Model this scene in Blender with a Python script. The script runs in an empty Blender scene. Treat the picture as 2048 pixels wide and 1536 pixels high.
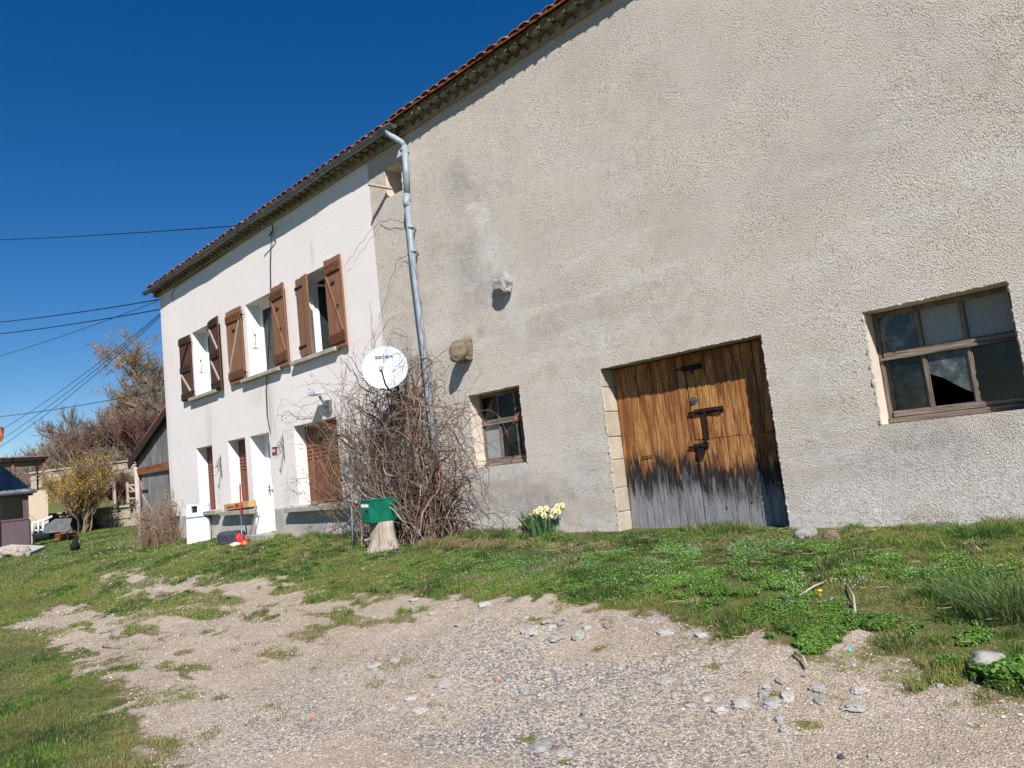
import bpy, bmesh, math, random
import numpy as np
from mathutils import Vector, Matrix
random.seed(7); rng = np.random.default_rng(7)
S = bpy.context.scene; COL = S.collection
pi = math.pi
# ------------------------------------------------------------ camera
YAW, PITCH, ROLL = [math.radians(a) for a in (45.88, 6.37, -6.29)]
FPX = 1450.0; CAM = np.array([0., -7., 1.6])
w_ = np.array([-math.cos(YAW)*math.cos(PITCH), math.sin(YAW)*math.cos(PITCH), math.sin(PITCH)])
r_ = np.cross(w_, [0, 0, 1]); r_ /= np.linalg.norm(r_); u_ = np.cross(r_, w_)
c_, s_ = math.cos(ROLL), math.sin(ROLL)
R_, U_ = c_*r_+s_*u_, -s_*r_+c_*u_
cd = bpy.data.cameras.new('camera'); cam = bpy.data.objects.new('camera', cd); COL.objects.link(cam)
m = Matrix.Identity(4)
for i in range(3):
    m[i][0], m[i][1], m[i][2], m[i][3] = R_[i], U_[i], -w_[i], CAM[i]
cam.matrix_world = m; cd.sensor_width = 36; cd.lens = 36*FPX/2048; cd.clip_end = 3000; cd.clip_start = .05
S.camera = cam
def ray(px, py): return (px-1024)*R_-(py-768)*U_+FPX*w_
def P(px, py, Y=0.):
    """point of the vertical plane y=Y seen at photo pixel"""
    d = ray(px, py); return CAM+d*((Y-CAM[1])/d[1])
def at(px, py, dep): return CAM+ray(px, py)*(dep/FPX)
# ------------------------------------------------------------ noise
def _h(ix, iy, s):
    n = (ix.astype(np.int64)*374761393+iy.astype(np.int64)*668265263+s*974634777) & 0xffffffff
    n = ((n ^ (n >> 13))*1274126177) & 0xffffffff
    return ((n ^ (n >> 16)) & 0xffff)/65535.
def vn(x, y, s=0):
    x = np.asarray(x, float); y = np.asarray(y, float)
    ix = np.floor(x); iy = np.floor(y); fx = x-ix; fy = y-iy
    fx = fx*fx*(3-2*fx); fy = fy*fy*(3-2*fy)
    a = _h(ix, iy, s)*(1-fx)+_h(ix+1, iy, s)*fx; b = _h(ix, iy+1, s)*(1-fx)+_h(ix+1, iy+1, s)*fx
    return a*(1-fy)+b*fy
def fbm(x, y, s=0, o=4):
    t = 0; a = .5; n = 0
    for k in range(o):
        t = t+a*vn(np.asarray(x)*2**k, np.asarray(y)*2**k, s+k*17); n += a; a *= .5
    return t/n
def sst(a, b, x):
    t = np.clip((np.asarray(x, float)-a)/(b-a), 0, 1); return t*t*(3-2*t)
# ------------------------------------------------------------ terrain height
WN = np.array([-.68, .73])
def H(x, y):
    x = np.asarray(x, float); y = np.asarray(y, float)
    p = np.interp(y, [-60, -20, -8, -5, -4, -3, -2, -1, -.3, 0, 40], [-.4, -.25, -.05, 0, .06, .19, .40, .56, .64, .69, .9])
    wl = sst(-17, -24, x)
    left = np.interp(y, [-30, -8, -4, -1.5, 0, 3], [.0, .15, .38, .52, .66, .78])
    h = p*(1-wl)+left*wl
    s = (x+36)*WN[0]+(y-2.9)*WN[1]; t = (x+36)*.73+(y-2.9)*.68
    tm = sst(-6, -3, t)*1.
    h = h+sst(.15, .6, s)*.75*sst(-9, -5, t)+sst(5.8, 6.3, s)*1.9*sst(-14, -8, t)
    h = h+np.clip(s-6, 0, 90)*.16*sst(-40, 10, t)
    und = (fbm(x*.9, y*.9, 3)-.5)*.07+(fbm(x*3, y*3, 5)-.5)*.025
    return h+und*sst(40, 10, np.hypot(x, y+7)+0)*sst(.1, -.4, y)
TG = np.exp(np.linspace(math.log(1.), math.log(300.), 500))
def gp(px, py, dz=0.):
    """ground point seen at a photo pixel"""
    d = ray(px, py); d = d/np.linalg.norm(d); q = CAM+d*TG[:, None]
    b = q[:, 2] < H(q[:, 0], q[:, 1])+dz; k = int(np.argmax(b)) if b.any() else len(TG)-1
    t = np.linspace(TG[max(k-1, 0)], TG[k], 60); q = CAM+d*t[:, None]; b = q[:, 2] < H(q[:, 0], q[:, 1])+dz
    return q[int(np.argmax(b)) if b.any() else 59]
# ------------------------------------------------------------ mesh builder
def tag(o, label=None, cat=None, group=None, kind=None):
    if label: o['label'] = label
    if cat: o['category'] = cat
    if group: o['group'] = group
    if kind: o['kind'] = kind
    return o
def empty(name, loc=(0, 0, 0), label=None, cat=None, group=None, rz=0):
    o = bpy.data.objects.new(name, None); COL.objects.link(o); o.location = loc; o.rotation_euler.z = rz
    o.empty_display_size = .2
    return tag(o, label, cat, group)
class MB:
    def __init__(s): s.v = []; s.f = []; s.r = []; s.sm = []; s.c = []; s.col = (1, 1, 1)
    def add(s, vs, fs, smooth=False, rnd=None, col=None):
        n = len(s.v); s.v.extend([tuple(map(float, v)) for v in vs])
        rnd = random.random() if rnd is None else rnd
        for f in fs: s.f.append([n+i for i in f]); s.r.append(rnd); s.sm.append(smooth)
        return s
    def box(s, lo, hi, M=None, rnd=None, jit=0):
        x0, y0, z0 = lo; x1, y1, z1 = hi
        vs = [Vector(p) for p in ((x0, y0, z0), (x1, y0, z0), (x1, y1, z0), (x0, y1, z0), (x0, y0, z1), (x1, y0, z1), (x1, y1, z1), (x0, y1, z1))]
        if jit: vs = [v+Vector([random.uniform(-jit, jit) for _ in range(3)]) for v in vs]
        if M is not None: vs = [M @ v for v in vs]
        return s.add(vs, [(0, 3, 2, 1), (4, 5, 6, 7), (0, 1, 5, 4), (1, 2, 6, 5), (2, 3, 7, 6), (3, 0, 4, 7)], rnd=rnd)
    def beam(s, a, b, w, h, up=(0, 0, 1), rnd=None):
        a = Vector(a); b = Vector(b); d = (b-a); L = d.length; d.normalize()
        x = d.cross(Vector(up)); x.normalize(); z = x.cross(d)
        M = Matrix(((x.x, d.x, z.x, a.x), (x.y, d.y, z.y, a.y), (x.z, d.z, z.z, a.z), (0, 0, 0, 1)))
        return s.box((-w/2, 0, -h/2), (w/2, L, h/2), M, rnd)
    def tube(s, pts, rad, n=8, cap=True, rnd=None, jit=0, smooth=True):
        pts = [Vector(p) for p in pts]; k = len(pts)
        rad = [rad]*k if not hasattr(rad, '__len__') else rad
        vs = []; fs = []; ref = None
        for i, p in enumerate(pts):
            t = (pts[min(i+1, k-1)]-pts[max(i-1, 0)])
            t = t.normalized() if t.length > 1e-9 else Vector((0, 0, 1))
            if ref is None: ref = Vector((0, 0, 1)) if abs(t.z) < .9 else Vector((1, 0, 0))
            x = (ref-t*ref.dot(t)); x = x.normalized() if x.length > 1e-6 else t.orthogonal().normalized()
            ref = x; y = t.cross(x)
            for j in range(n):
                a = 2*pi*j/n; rr = rad[i]*(1+random.uniform(-jit, jit)); vs.append(p+(x*math.cos(a)+y*math.sin(a))*rr)
        for i in range(k-1):
            for j in range(n):
                a = i*n+j; b = i*n+(j+1) % n; fs.append((a, b, b+n, a+n))
        s.add(vs, fs, smooth, rnd)
        if cap:
            n0 = len(s.v)-len(vs)
            s.f.append([n0+j for j in range(n)][::-1]); s.f.append([n0+(k-1)*n+j for j in range(n)])
            s.r += [s.r[-1]]*2; s.sm += [False]*2
        return s
    def rock(s, c, sz, seed=0, sub=3, rough=.25, M=None, smooth=True, box=.75):
        bm = bmesh.new(); bmesh.ops.create_icosphere(bm, subdivisions=sub, radius=1)
        from mathutils import noise
        vs = []
        for v in bm.verts:
            q = v.co.copy(); o = Vector((seed*7.3, seed*3.1, seed))
            d = 1+rough*(noise.noise(q*1.3+o)*1.3+noise.noise(q*3+o)*.6+noise.noise(q*7+o)*.3)
            q = Vector([math.copysign(abs(t)**box, t) for t in q])*(1.15-.15/box)
            q = q*d
            p = Vector((q.x*sz[0], q.y*sz[1], q.z*sz[2]))
            if M is not None: p = M @ p
            vs.append(p+Vector(c))
        fs = [[v.index for v in f.verts] for f in bm.faces]; bm.free()
        return s.add(vs, fs, smooth)
    def build(s, name, mat, parent=None, bev=0, loc=None):
        me = bpy.data.meshes.new(name); me.from_pydata(s.v, [], s.f); me.update()
        if s.f:
            me.polygons.foreach_set('use_smooth', s.sm)
            a = me.attributes.new('rnd', 'FLOAT', 'FACE'); a.data.foreach_set('value', s.r)
        me.materials.append(mat)
        o = bpy.data.objects.new(name, me); COL.objects.link(o)
        if parent: 
            o.parent = parent
            inv = Vector((0,0,0)); q = parent
            while q: inv += q.location; q = q.parent
            o.location = -inv
            if loc is not None: o.location = loc
        if bev:
            b = o.modifiers.new('bevel', 'BEVEL'); b.width = bev; b.segments = 2; b.limit_method = 'ANGLE'
        return o
def npmesh(name, V, F, mat, parent=None, col=None, smooth=False, uv=None):
    """bulk mesh: V (n,3), F (m,k) constant k; col per-face rgb"""
    me = bpy.data.meshes.new(name); V = np.asarray(V, np.float32); F = np.asarray(F, np.int32)
    k = F.shape[1]; me.vertices.add(len(V)); me.vertices.foreach_set('co', V.ravel())
    me.loops.add(F.size); me.loops.foreach_set('vertex_index', F.ravel())
    me.polygons.add(len(F)); me.polygons.foreach_set('loop_start', np.arange(0, F.size, k, dtype=np.int32))
    me.polygons.foreach_set('loop_total', np.full(len(F), k, np.int32))
    me.polygons.foreach_set('use_smooth', np.full(len(F), smooth))
    if col is not None:
        a = me.attributes.new('col', 'FLOAT_COLOR', 'FACE')
        a.data.foreach_set('color', np.concatenate([np.asarray(col, np.float32), np.ones((len(F), 1), np.float32)], 1).ravel())
    me.materials.append(mat); me.update(calc_edges=True); me.validate()
    o = bpy.data.objects.new(name, me); COL.objects.link(o)
    if parent:
        o.parent = parent; inv = Vector((0,0,0)); q = parent
        while q: inv += q.location; q = q.parent
        o.location = -inv
    return o
def segs(P0, P1, R0, R1, n=3):
    """tapered prisms for many segments -> V, F(quads)"""
    P0 = np.asarray(P0, float); P1 = np.asarray(P1, float); R0 = np.asarray(R0, float); R1 = np.asarray(R1, float)
    d = P1-P0; d /= (np.linalg.norm(d, axis=1, keepdims=True)+1e-9)
    ref = np.where(np.abs(d[:, 2:3]) < .9, np.array([[0, 0, 1.]]), np.array([[1., 0, 0]]))
    x = np.cross(d, ref); x /= np.linalg.norm(x, axis=1, keepdims=True); y = np.cross(d, x)
    V = np.zeros((len(P0), 2*n, 3)); 
    for j in range(n):
        a = 2*pi*j/n; o = x*math.cos(a)+y*math.sin(a)
        V[:, j] = P0+o*R0[:, None]; V[:, n+j] = P1+o*R1[:, None]
    base = np.arange(len(P0))[:, None]*2*n
    F = np.concatenate([base+np.array([[j, (j+1) % n, n+(j+1) % n, n+j]]) for j in range(n)], 0)
    return V.reshape(-1, 3), F
# ------------------------------------------------------------ materials
class N:
    """tiny node helper"""
    def __init__(s, name):
        s.m = bpy.data.materials.new(name); s.m.use_nodes = True; s.t = s.m.node_tree
        s.b = s.t.nodes['Principled BSDF']; s.out = s.t.nodes['Material Output']
        s.b.inputs['Specular IOR Level'].default_value = .25
    def n(s, typ, **k):
        q = s.t.nodes.new(typ)
        for a, b in k.items(): setattr(q, a, b)
        return q
    def l(s, a, b): s.t.links.new(a, b)
    def pos(s):
        if not hasattr(s, '_p'): s._p = s.n('ShaderNodeNewGeometry').outputs['Position']
        return s._p
    def obj(s): return s.n('ShaderNodeTexCoord').outputs['Object']
    def map(s, sc, src=None, rot=(0, 0, 0)):
        q = s.n('ShaderNodeMapping'); q.inputs['Scale'].default_value = sc; q.inputs['Rotation'].default_value = rot
        s.l(src or s.pos(), q.inputs['Vector']); return q.outputs[0]
    def noise(s, sc, det=4, rough=.55, vec=None, dist=0, col=False):
        q = s.n('ShaderNodeTexNoise'); q.inputs['Scale'].default_value = sc; q.inputs['Detail'].default_value = det
        q.inputs['Roughness'].default_value = rough; q.inputs['Distortion'].default_value = dist
        s.l(vec or s.pos(), q.inputs['Vector']); return q.outputs['Color' if col else 'Fac']
    def vor(s, sc, vec=None, feat='F1', out='Distance'):
        q = s.n('ShaderNodeTexVoronoi'); q.feature = feat; q.inputs['Scale'].default_value = sc
        s.l(vec or s.pos(), q.inputs['Vector']); return q.outputs[out]
    def ramp(s, src, *st, interp='LINEAR'):
        q = s.n('ShaderNodeValToRGB'); e = q.color_ramp.elements; q.color_ramp.interpolation = interp
        while len(e) < len(st): e.new(.5)
        for i, (p, c) in enumerate(st):
            e[i].position = p; e[i].color = (*c, 1) if hasattr(c, '__len__') else (c, c, c, 1)
        s.l(src, q.inputs[0]); return q.outputs['Color']
    def mix(s, f, a, b, typ='MIX'):
        q = s.n('ShaderNodeMix', data_type='RGBA', blend_type=typ)
        for sock, v in ((q.inputs[0], f), (q.inputs[6], a), (q.inputs[7], b)):
            if isinstance(v, (int, float)): sock.default_value = v if sock.type == 'VALUE' else (v, v, v, 1)
            elif isinstance(v, (tuple, list)): sock.default_value = (*v, 1)
            else: s.l(v, sock)
        return q.outputs[2]
    def math(s, op, a, b=0., c=None):
        q = s.n('ShaderNodeMath', operation=op)
        for i, v in enumerate((a, b, c)):
            if v is None: continue
            if isinstance(v, (int, float)): q.inputs[i].default_value = v
            else: s.l(v, q.inputs[i])
        return q.outputs[0]
    def attr(s, name, out='Fac'):
        q = s.n('ShaderNodeAttribute'); q.attribute_name = name; return q.outputs[out]
    def sep(s, src=None):
        q = s.n('ShaderNodeSeparateXYZ'); s.l(src or s.pos(), q.inputs[0]); return q.outputs
    def base(s, c):
        if isinstance(c, (tuple, list)): s.b.inputs['Base Color'].default_value = (*c, 1)
        else: s.l(c, s.b.inputs['Base Color'])
        return s
    def set(s, **k):
        for a, b in k.items(): s.b.inputs[a.replace('_', ' ')].default_value = b
        return s
    def bump(s, h, dist=.01, st=1.):
        q = s.n('ShaderNodeBump'); q.inputs['Distance'].default_value = dist; q.inputs['Strength'].default_value = st
        s.l(h, q.inputs['Height'])
        if s.b.inputs['Normal'].is_linked: s.l(s.b.inputs['Normal'].links[0].from_socket, q.inputs['Normal'])
        s.l(q.outputs[0], s.b.inputs['Normal']); return s
def simple(name, c, rough=.6, metal=0, var=.25, sc=8, bump=0, bsc=60):
    a = N(name); n = a.noise(sc, 5)
    a.base(a.mix(a.ramp(n, (.3, 0), (.7, 1)), tuple(x*(1-var) for x in c), tuple(min(1, x*(1+var)) for x in c)))
    a.set(Roughness=rough, Metallic=metal)
    if bump: a.bump(a.noise(bsc, 3), bump)
    return a.m
# ------------------------------------------------------------ material library
def stucco_mat():
    a = N('roughcast render')
    st = a.attr('stain', 'Color'); rgb = a.n('ShaderNodeSeparateColor'); a.l(st, rgb.inputs[0])
    big = a.noise(.9, 5, .6); mid = a.noise(5, 4, .6)
    c = a.mix(a.ramp(big, (.35, 0), (.65, 1)), (.80, .71, .62), (.83, .755, .685))
    c = a.mix(a.ramp(mid, (.45, 0), (.75, .45)), c, (.76, .655, .545))
    grime = a.math('MULTIPLY', rgb.outputs[0], a.ramp(a.noise(9, 5, .7), (.3, .2), (.62, .85)))
    c = a.mix(grime, c, (.36, .345, .34))
    pale = a.math('MULTIPLY', rgb.outputs[1], a.ramp(a.noise(14, 5, .7), (.35, .25), (.6, 1)))
    warm = a.math('MULTIPLY', rgb.outputs[2], a.ramp(a.noise(6, 3), (.4, 0), (.65, 1)))
    c = a.mix(warm, c, (.50, .38, .24))
    grain = a.noise(82, 3, .62, vec=a.map((1.2, 1, .8), rot=(0, .6, 0))); g2 = a.vor(120)
    pit = a.ramp(grain, (.36, .42), (.46, 1))
    c = a.mix(1., c, pit, 'MULTIPLY'); c = a.mix(pale, c, (.90, .87, .83))
    a.base(c).set(Roughness=.95)
    h = a.math('ADD', a.ramp(grain, (.3, 0), (.68, 1)), a.math('MULTIPLY', g2, -.25))
    a.bump(a.noise(7, 3, .5), .03, .55)
    a.bump(h, .018, 1.).bump(pale, .014, .6)
    return a.m
M_STUC = stucco_mat()
def housewall_mat():
    a = N('fine white render'); z = a.sep()
    c = a.mix(a.ramp(a.noise(.7, 4), (.35, 0), (.65, 1)), (.75, .69, .665), (.79, .73, .705))
    st = a.attr('stain', 'Color'); rgb = a.n('ShaderNodeSeparateColor'); a.l(st, rgb.inputs[0])
    streak = a.noise(1., 4, .6, vec=a.map((9, 1, .5)))
    c = a.mix(a.math('MULTIPLY', rgb.outputs[0], a.ramp(streak, (.38, .2), (.62, 1.))), c, (.42, .37, .31))
    zz = a.math('ADD', z[2], a.math('MULTIPLY', a.noise(3, 3), .03))
    pl = a.ramp(a.math('SUBTRACT', zz, .78), (.48, 1), (.50, 0))
    pc = a.mix(a.ramp(a.noise(1.6, 5, .65), (.4, 0), (.62, 1)), (.34, .325, .32), (.52, .47, .41))
    c = a.mix(pl, c, pc)
    a.base(c).set(Roughness=.9)
    a.bump(a.noise(70, 3, .6), .006, .9).bump(a.noise(1., 2, vec=a.map((3, 3, 30))), .008, .25)
    return a.m
M_HW = housewall_mat()
def reveal_mat(name, c, c2, dirt=(.55, .45, .33)):
    a = N(name)
    cc = a.mix(a.ramp(a.noise(4, 5, .7), (.45, 0), (.7, .6)), c, c2)
    cc = a.mix(a.ramp(a.noise(2.3, 5, .75), (.6, 0), (.75, .6)), cc, dirt)
    a.base(cc).set(Roughness=.85).bump(a.noise(50, 3), .004, .6); return a.m
M_REV = reveal_mat('white painted reveal', (.80, .79, .77), (.74, .70, .64))
M_REVB = reveal_mat('cream barn reveal', (.62, .55, .46), (.55, .46, .36))
def wood_mat(name, cols, grain_sc=(60, 60, 2.2), rough=.75, peel=None, bump=.006, axis_rot=(0, 0, 0), peel_amt=.62):
    a = N(name); rnd = a.attr('rnd')
    off = a.n('ShaderNodeVectorMath', operation='ADD'); a.l(a.pos(), off.inputs[0])
    cmb = a.n('ShaderNodeCombineXYZ'); a.l(a.math('MULTIPLY', rnd, 37.), cmb.inputs[0]); a.l(a.math('MULTIPLY', rnd, 11.), cmb.inputs[2])
    a.l(cmb.outputs[0], off.inputs[1])
    v = a.map(grain_sc, off.outputs[0], axis_rot)
    g = a.noise(1., 5, .65, vec=v, dist=.6)
    c = a.ramp(g, *[(.3+.4*i/(len(cols)-1), cc) for i, cc in enumerate(cols)])
    c = a.mix(a.math('MULTIPLY', rnd, .3), c, tuple(x*.6 for x in cols[0]))
    if peel:
        pv = a.map(tuple(q*.6 for q in grain_sc), off.outputs[0], axis_rot)
        c = a.mix(a.ramp(a.noise(1., 6, .8, vec=pv), (peel_amt, 0), (peel_amt+.04, .9)), c, peel)
    a.base(c).set(Roughness=rough).bump(g, bump, .9); return a.m
M_SHUT = wood_mat('brown painted shutter wood', [(.16, .075, .042), (.25, .12, .070), (.31, .16, .10)], peel=(.42, .30, .24), peel_amt=.64)
M_SHUTR = wood_mat('cracked brown batten', [(.06, .024, .012), (.14, .058, .028), (.20, .09, .045)], grain_sc=(6, 60, 26), bump=.015)
M_SHUTD = wood_mat('dark weathered shutter wood', [(.045, .022, .014), (.10, .048, .03), (.13, .07, .045)], peel=(.30, .26, .23), peel_amt=.66)
M_SHUTDB = wood_mat('dark batten wood', [(.018, .012, .010), (.045, .025, .018), (.06, .04, .03)], grain_sc=(5, 60, 30), bump=.01)
M_PALEB = wood_mat('bare grey brace wood', [(.30, .24, .19), (.45, .38, .33), (.5, .44, .39)], grain_sc=(30, 60, 5))
M_OLDW = wood_mat('weathered grey frame wood', [(.07, .05, .04), (.19, .15, .12), (.30, .25, .21)], grain_sc=(40, 40, 4))
M_OLDWH = wood_mat('weathered horizontal frame wood', [(.05, .035, .028), (.20, .15, .12), (.33, .27, .23)], grain_sc=(3, 50, 50), bump=.012)
def barndoor_mat():
    a = N('stained barn door planks'); rnd = a.attr('rnd'); sep = a.sep()
    off = a.n('ShaderNodeVectorMath', operation='ADD'); a.l(a.pos(), off.inputs[0])
    cmb = a.n('ShaderNodeCombineXYZ'); a.l(a.math('MULTIPLY', rnd, 37.), cmb.inputs[0]); a.l(a.math('MULTIPLY', rnd, 11.), cmb.inputs[2]); a.l(cmb.outputs[0], off.inputs[1])
    v = a.map((38, 10, 2.6), off.outputs[0]); g = a.noise(1., 5, .68, vec=v, dist=1.6)
    k = a.noise(1., 3, .5, vec=a.map((10, 3, 1.3), off.outputs[0]), dist=1.)
    amber = a.ramp(g, (.28, (.09, .03, .01)), (.42, (.27, .11, .03)), (.55, (.44, .22, .07)), (.7, (.55, .31, .13)))
    amber = a.mix(a.ramp(k, (.42, 0), (.6, .85)), amber, (.16, .045, .016))
    # pale raw wood patches where the stain wore off
    bare = a.ramp(a.noise(1., 5, .7, vec=a.map((16, 4, 2.2), off.outputs[0]), dist=1.2), (.56, 0), (.66, .8))
    zf = a.ramp(sep[2], (0, 0), (1, 1))
    low = a.n('ShaderNodeMapRange'); low.inputs[1].default_value = 2.2; low.inputs[2].default_value = 1.5; a.l(sep[2], low.inputs[0])
    amber = a.mix(a.math('MULTIPLY', bare, low.outputs[0]), amber, (.50, .31, .16))
    grey = a.ramp(g, (.3, (.10, .10, .11)), (.5, (.22, .22, .235)), (.7, (.31, .31, .325)))
    # water line: height jittered per plank and by streaky noise
    e = a.math('ADD', a.math('MULTIPLY', a.noise(1., 5, .7, vec=a.map((14, 3, 2.4), off.outputs[0]), dist=.8), .95), a.math('MULTIPLY', rnd, .16))
    zl = a.math('SUBTRACT', sep[2], e)
    # right side of the door weathers lower
    zl = a.math('ADD', zl, a.math('MULTIPLY', a.math('ADD', sep[0], 4.4), .10))
    dark = a.n('ShaderNodeMapRange'); dark.inputs[1].default_value = .95; dark.inputs[2].default_value = .78; a.l(zl, dark.inputs[0])
    gr = a.n('ShaderNodeMapRange'); gr.inputs[1].default_value = .68; gr.inputs[2].default_value = .42; a.l(zl, gr.inputs[0])
    black = a.ramp(g, (.4, (.012, .010, .010)), (.75, (.06, .05, .045)))
    kn = a.vor(1., vec=a.map((6.5, 3, 2.1), off.outputs[0])); amber = a.mix(a.ramp(kn, (.05, .85), (.11, 0)), amber, (.09, .03, .012)); amber = a.mix(a.math('MULTIPLY', rnd, .25), amber, (.20, .08, .03))
    c = a.mix(dark.outputs[0], amber, black); c = a.mix(gr.outputs[0], c, grey)
    a.base(c).set(Roughness=.7).bump(g, .008, 1.); return a.m
M_BD = barndoor_mat()
M_IRON = simple('rusty black iron', (.035, .025, .02), .6, .6, .5, 20, .002)
M_ZINC = simple('weathered zinc gutter', (.20, .215, .235), .45, .75, .25, 6)
M_GPIPE = simple('blue grey painted downpipe', (.27, .32, .37), .5, .1, .2, 7)
M_RUSTP = simple('rust brown cast pipe', (.20, .05, .03), .7, .1, .4, 14, .002)
def tile_mat(name, cs, moss=.5):
    a = N(name); rnd = a.attr('rnd')
    c = a.ramp(rnd, *[(i/(len(cs)-1), q) for i, q in enumerate(cs)])
    c = a.mix(a.ramp(a.noise(9, 5, .7), (.45, 0), (.75, .7)), c, tuple(q*moss for q in cs[0]))
    a.base(c).set(Roughness=.85).bump(a.noise(40, 4), .006, .8); return a.m
M_TILE = tile_mat('red clay roof tile', [(.20, .055, .03), (.27, .085, .045), (.32, .12, .07), (.24, .08, .045), (.34, .18, .12)])
M_GEN = tile_mat('mortar stained genoise tile', [(.17, .13, .08), (.22, .17, .11), (.25, .20, .14), (.11, .04, .022), (.25, .2, .14), (.12, .05, .03)], .6)
M_MORT = simple('pale mortar', (.30, .26, .20), .95, 0, .3, 12, .01)
M_WPVC = simple('white window plastic', (.80, .81, .82), .35, 0, .04, 3)
def stone_mat(name, c1, c2, c3, sc=30, b=.01):
    a = N(name); rnd = a.attr('rnd')
    c = a.mix(a.ramp(a.noise(sc*.3, 5, .7), (.35, 0), (.65, 1)), c1, c2)
    c = a.mix(a.ramp(a.vor(sc*2.3), (.15, .8), (.35, 0)), c, c3)
    c = a.mix(a.math('MULTIPLY', rnd, .35), c, tuple(x*.6 for x in c1))
    a.base(c).set(Roughness=.9).bump(a.noise(sc*1.5, 5, .7), b, 1.); return a.m
M_GRAN = stone_mat('grey speckled granite', (.26, .255, .245), (.40, .39, .375), (.12, .12, .12), 34, .012)
M_GRANW = stone_mat('pale granite', (.37, .355, .33), (.52, .50, .475), (.19, .18, .17), 34, .012)
M_BRST = stone_mat('brown lichened stone', (.15, .12, .075), (.33, .27, .19), (.07, .055, .035), 22, .03)
M_QUOIN = stone_mat('cream cut stone', (.42, .35, .26), (.55, .49, .41), (.33, .27, .19), 14, .006)
M_SILL = stone_mat('grey concrete sill', (.30, .28, .23), (.46, .43, .38), (.09, .085, .07), 22, .006)
def wallstone_mat():
    a = N('dry stone blocks'); rnd = a.attr('rnd')
    c = a.ramp(rnd, (0, (.27, .24, .19)), (.3, (.38, .33, .26)), (.6, (.45, .39, .30)), (.85, (.33, .31, .28)), (1, (.42, .33, .22)))
    c = a.mix(a.ramp(a.noise(3, 5, .7), (.5, 0), (.75, .6)), c, (.14, .13, .09))
    a.base(c).set(Roughness=.95).bump(a.noise(9, 5), .05, .8); return a.m
M_WST = wallstone_mat()
def glass_mat(name, tint=(.02, .028, .03), dirt=.25, alpha=.5):
    a = N(name); a.set(Roughness=.06, Specular_IOR_Level=.6)
    d = a.ramp(a.noise(6, 6, .75), (.45, 0), (.75, dirt)); sp = a.ramp(a.vor(30), (.02, 1.), (.035, 0))
    d2 = a.mix(a.math('MULTIPLY', sp, a.ramp(a.noise(5, 2), (.55, 0), (.6, .5))), d, (1, 1, 1))
    a.base(a.mix(d2, tint, (.38, .40, .42)))
    tr = a.n('ShaderNodeBsdfTransparent'); tr.inputs[0].default_value = (.55, .6, .6, 1)
    mx = a.n('ShaderNodeMixShader'); a.l(a.math('ADD', a.math('MULTIPLY', d2, .9), 1-alpha), mx.inputs[0])
    a.l(tr.outputs[0], mx.inputs[1]); a.l(a.b.outputs[0], mx.inputs[2]); a.l(mx.outputs[0], a.out.inputs[0]); return a.m
M_GL = glass_mat('dusty barn glass', (.008, .012, .014), dirt=.10); M_GLC = glass_mat('clean house glass', (.05, .07, .07), .02, .55)
M_GLD = glass_mat('very dusty pane', (.06, .075, .09), .6, .3)
def rib_mat():
    a = N('ribbed plastic sheet'); w = a.n('ShaderNodeTexWave'); w.bands_direction = 'X'; w.inputs['Scale'].default_value = 15
    a.l(a.pos(), w.inputs['Vector'])
    a.base(a.mix(w.outputs['Fac'], (.22, .24, .26), (.34, .36, .37))).set(Roughness=.35, Transmission_Weight=.0).bump(w.outputs['Fac'], .004); return a.m
M_RIB = rib_mat()
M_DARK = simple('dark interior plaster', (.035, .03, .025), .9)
M_DISH = simple('white enamel dish', (.52, .57, .63), .35, 0, .03)
M_BLUE = simple('blue lettering', (.07, .14, .30), .5, 0, .05)
M_BLK = simple('black plastic', (.02, .02, .022), .5)
M_CABLE = simple('black cable', (.012, .012, .015), .6)
M_GREEN = simple('green painted steel', (.006, .14, .088), .45, 0, .35, 7)
M_RED = simple('red plastic', (.50, .02, .02), .4)
M_ORNG = simple('orange plastic', (.62, .12, .03), .5)
M_STUMP = wood_mat('bleached stump wood', [(.15, .11, .085), (.40, .34, .28), (.56, .50, .43)], grain_sc=(22, 22, 2.), bump=.03)
M_FOLD = simple('brown painted folding shutter', (.165, .058, .034), .5, 0, .12, 2)
M_CRATE = wood_mat('raw pine crate', [(.38, .21, .08), (.55, .34, .15), (.62, .42, .22)], grain_sc=(3, 30, 30))
M_SHED = wood_mat('silvered shed boards', [(.06, .058, .065), (.20, .19, .20), (.42, .38, .35)], grain_sc=(24, 8, 1.2), peel=(.40, .22, .10), peel_amt=.63)
M_BEAM = wood_mat('red brown beam', [(.10, .03, .015), (.24, .09, .04), (.3, .14, .07)], grain_sc=(3, 20, 20))
M_PURP = simple('mauve brown painted boards', (.105, .072, .085), .6, 0, .12)
M_CREAM = reveal_mat('cream rendered wall', (.58, .50, .39), (.52, .44, .33), (.36, .3, .22))
M_SLATE = simple('blue slate', (.12, .155, .18), .5, 0, .3, 3, .004, 20)
M_TERRA = simple('terracotta', (.42, .13, .06), .8, 0, .2)
M_CONC = simple('pale concrete', (.48, .45, .40), .9, 0, .2, 3, .005)
M_RUSTB = simple('rusty brown steel post', (.20, .10, .07), .7, .1, .3)
def col_mat(name, rough=.7, trans=0., sub=0):
    a = N(name); c = a.attr('col', 'Color'); a.base(c).set(Roughness=rough)
    if trans:
        t = a.n('ShaderNodeBsdfTranslucent'); a.l(c, t.inputs[0]); mx = a.n('ShaderNodeMixShader'); mx.inputs[0].default_value = trans
        a.l(a.b.outputs[0], mx.inputs[1]); a.l(t.outputs[0], mx.inputs[2]); a.l(mx.outputs[0], a.out.inputs[0])
    return a.m
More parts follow.
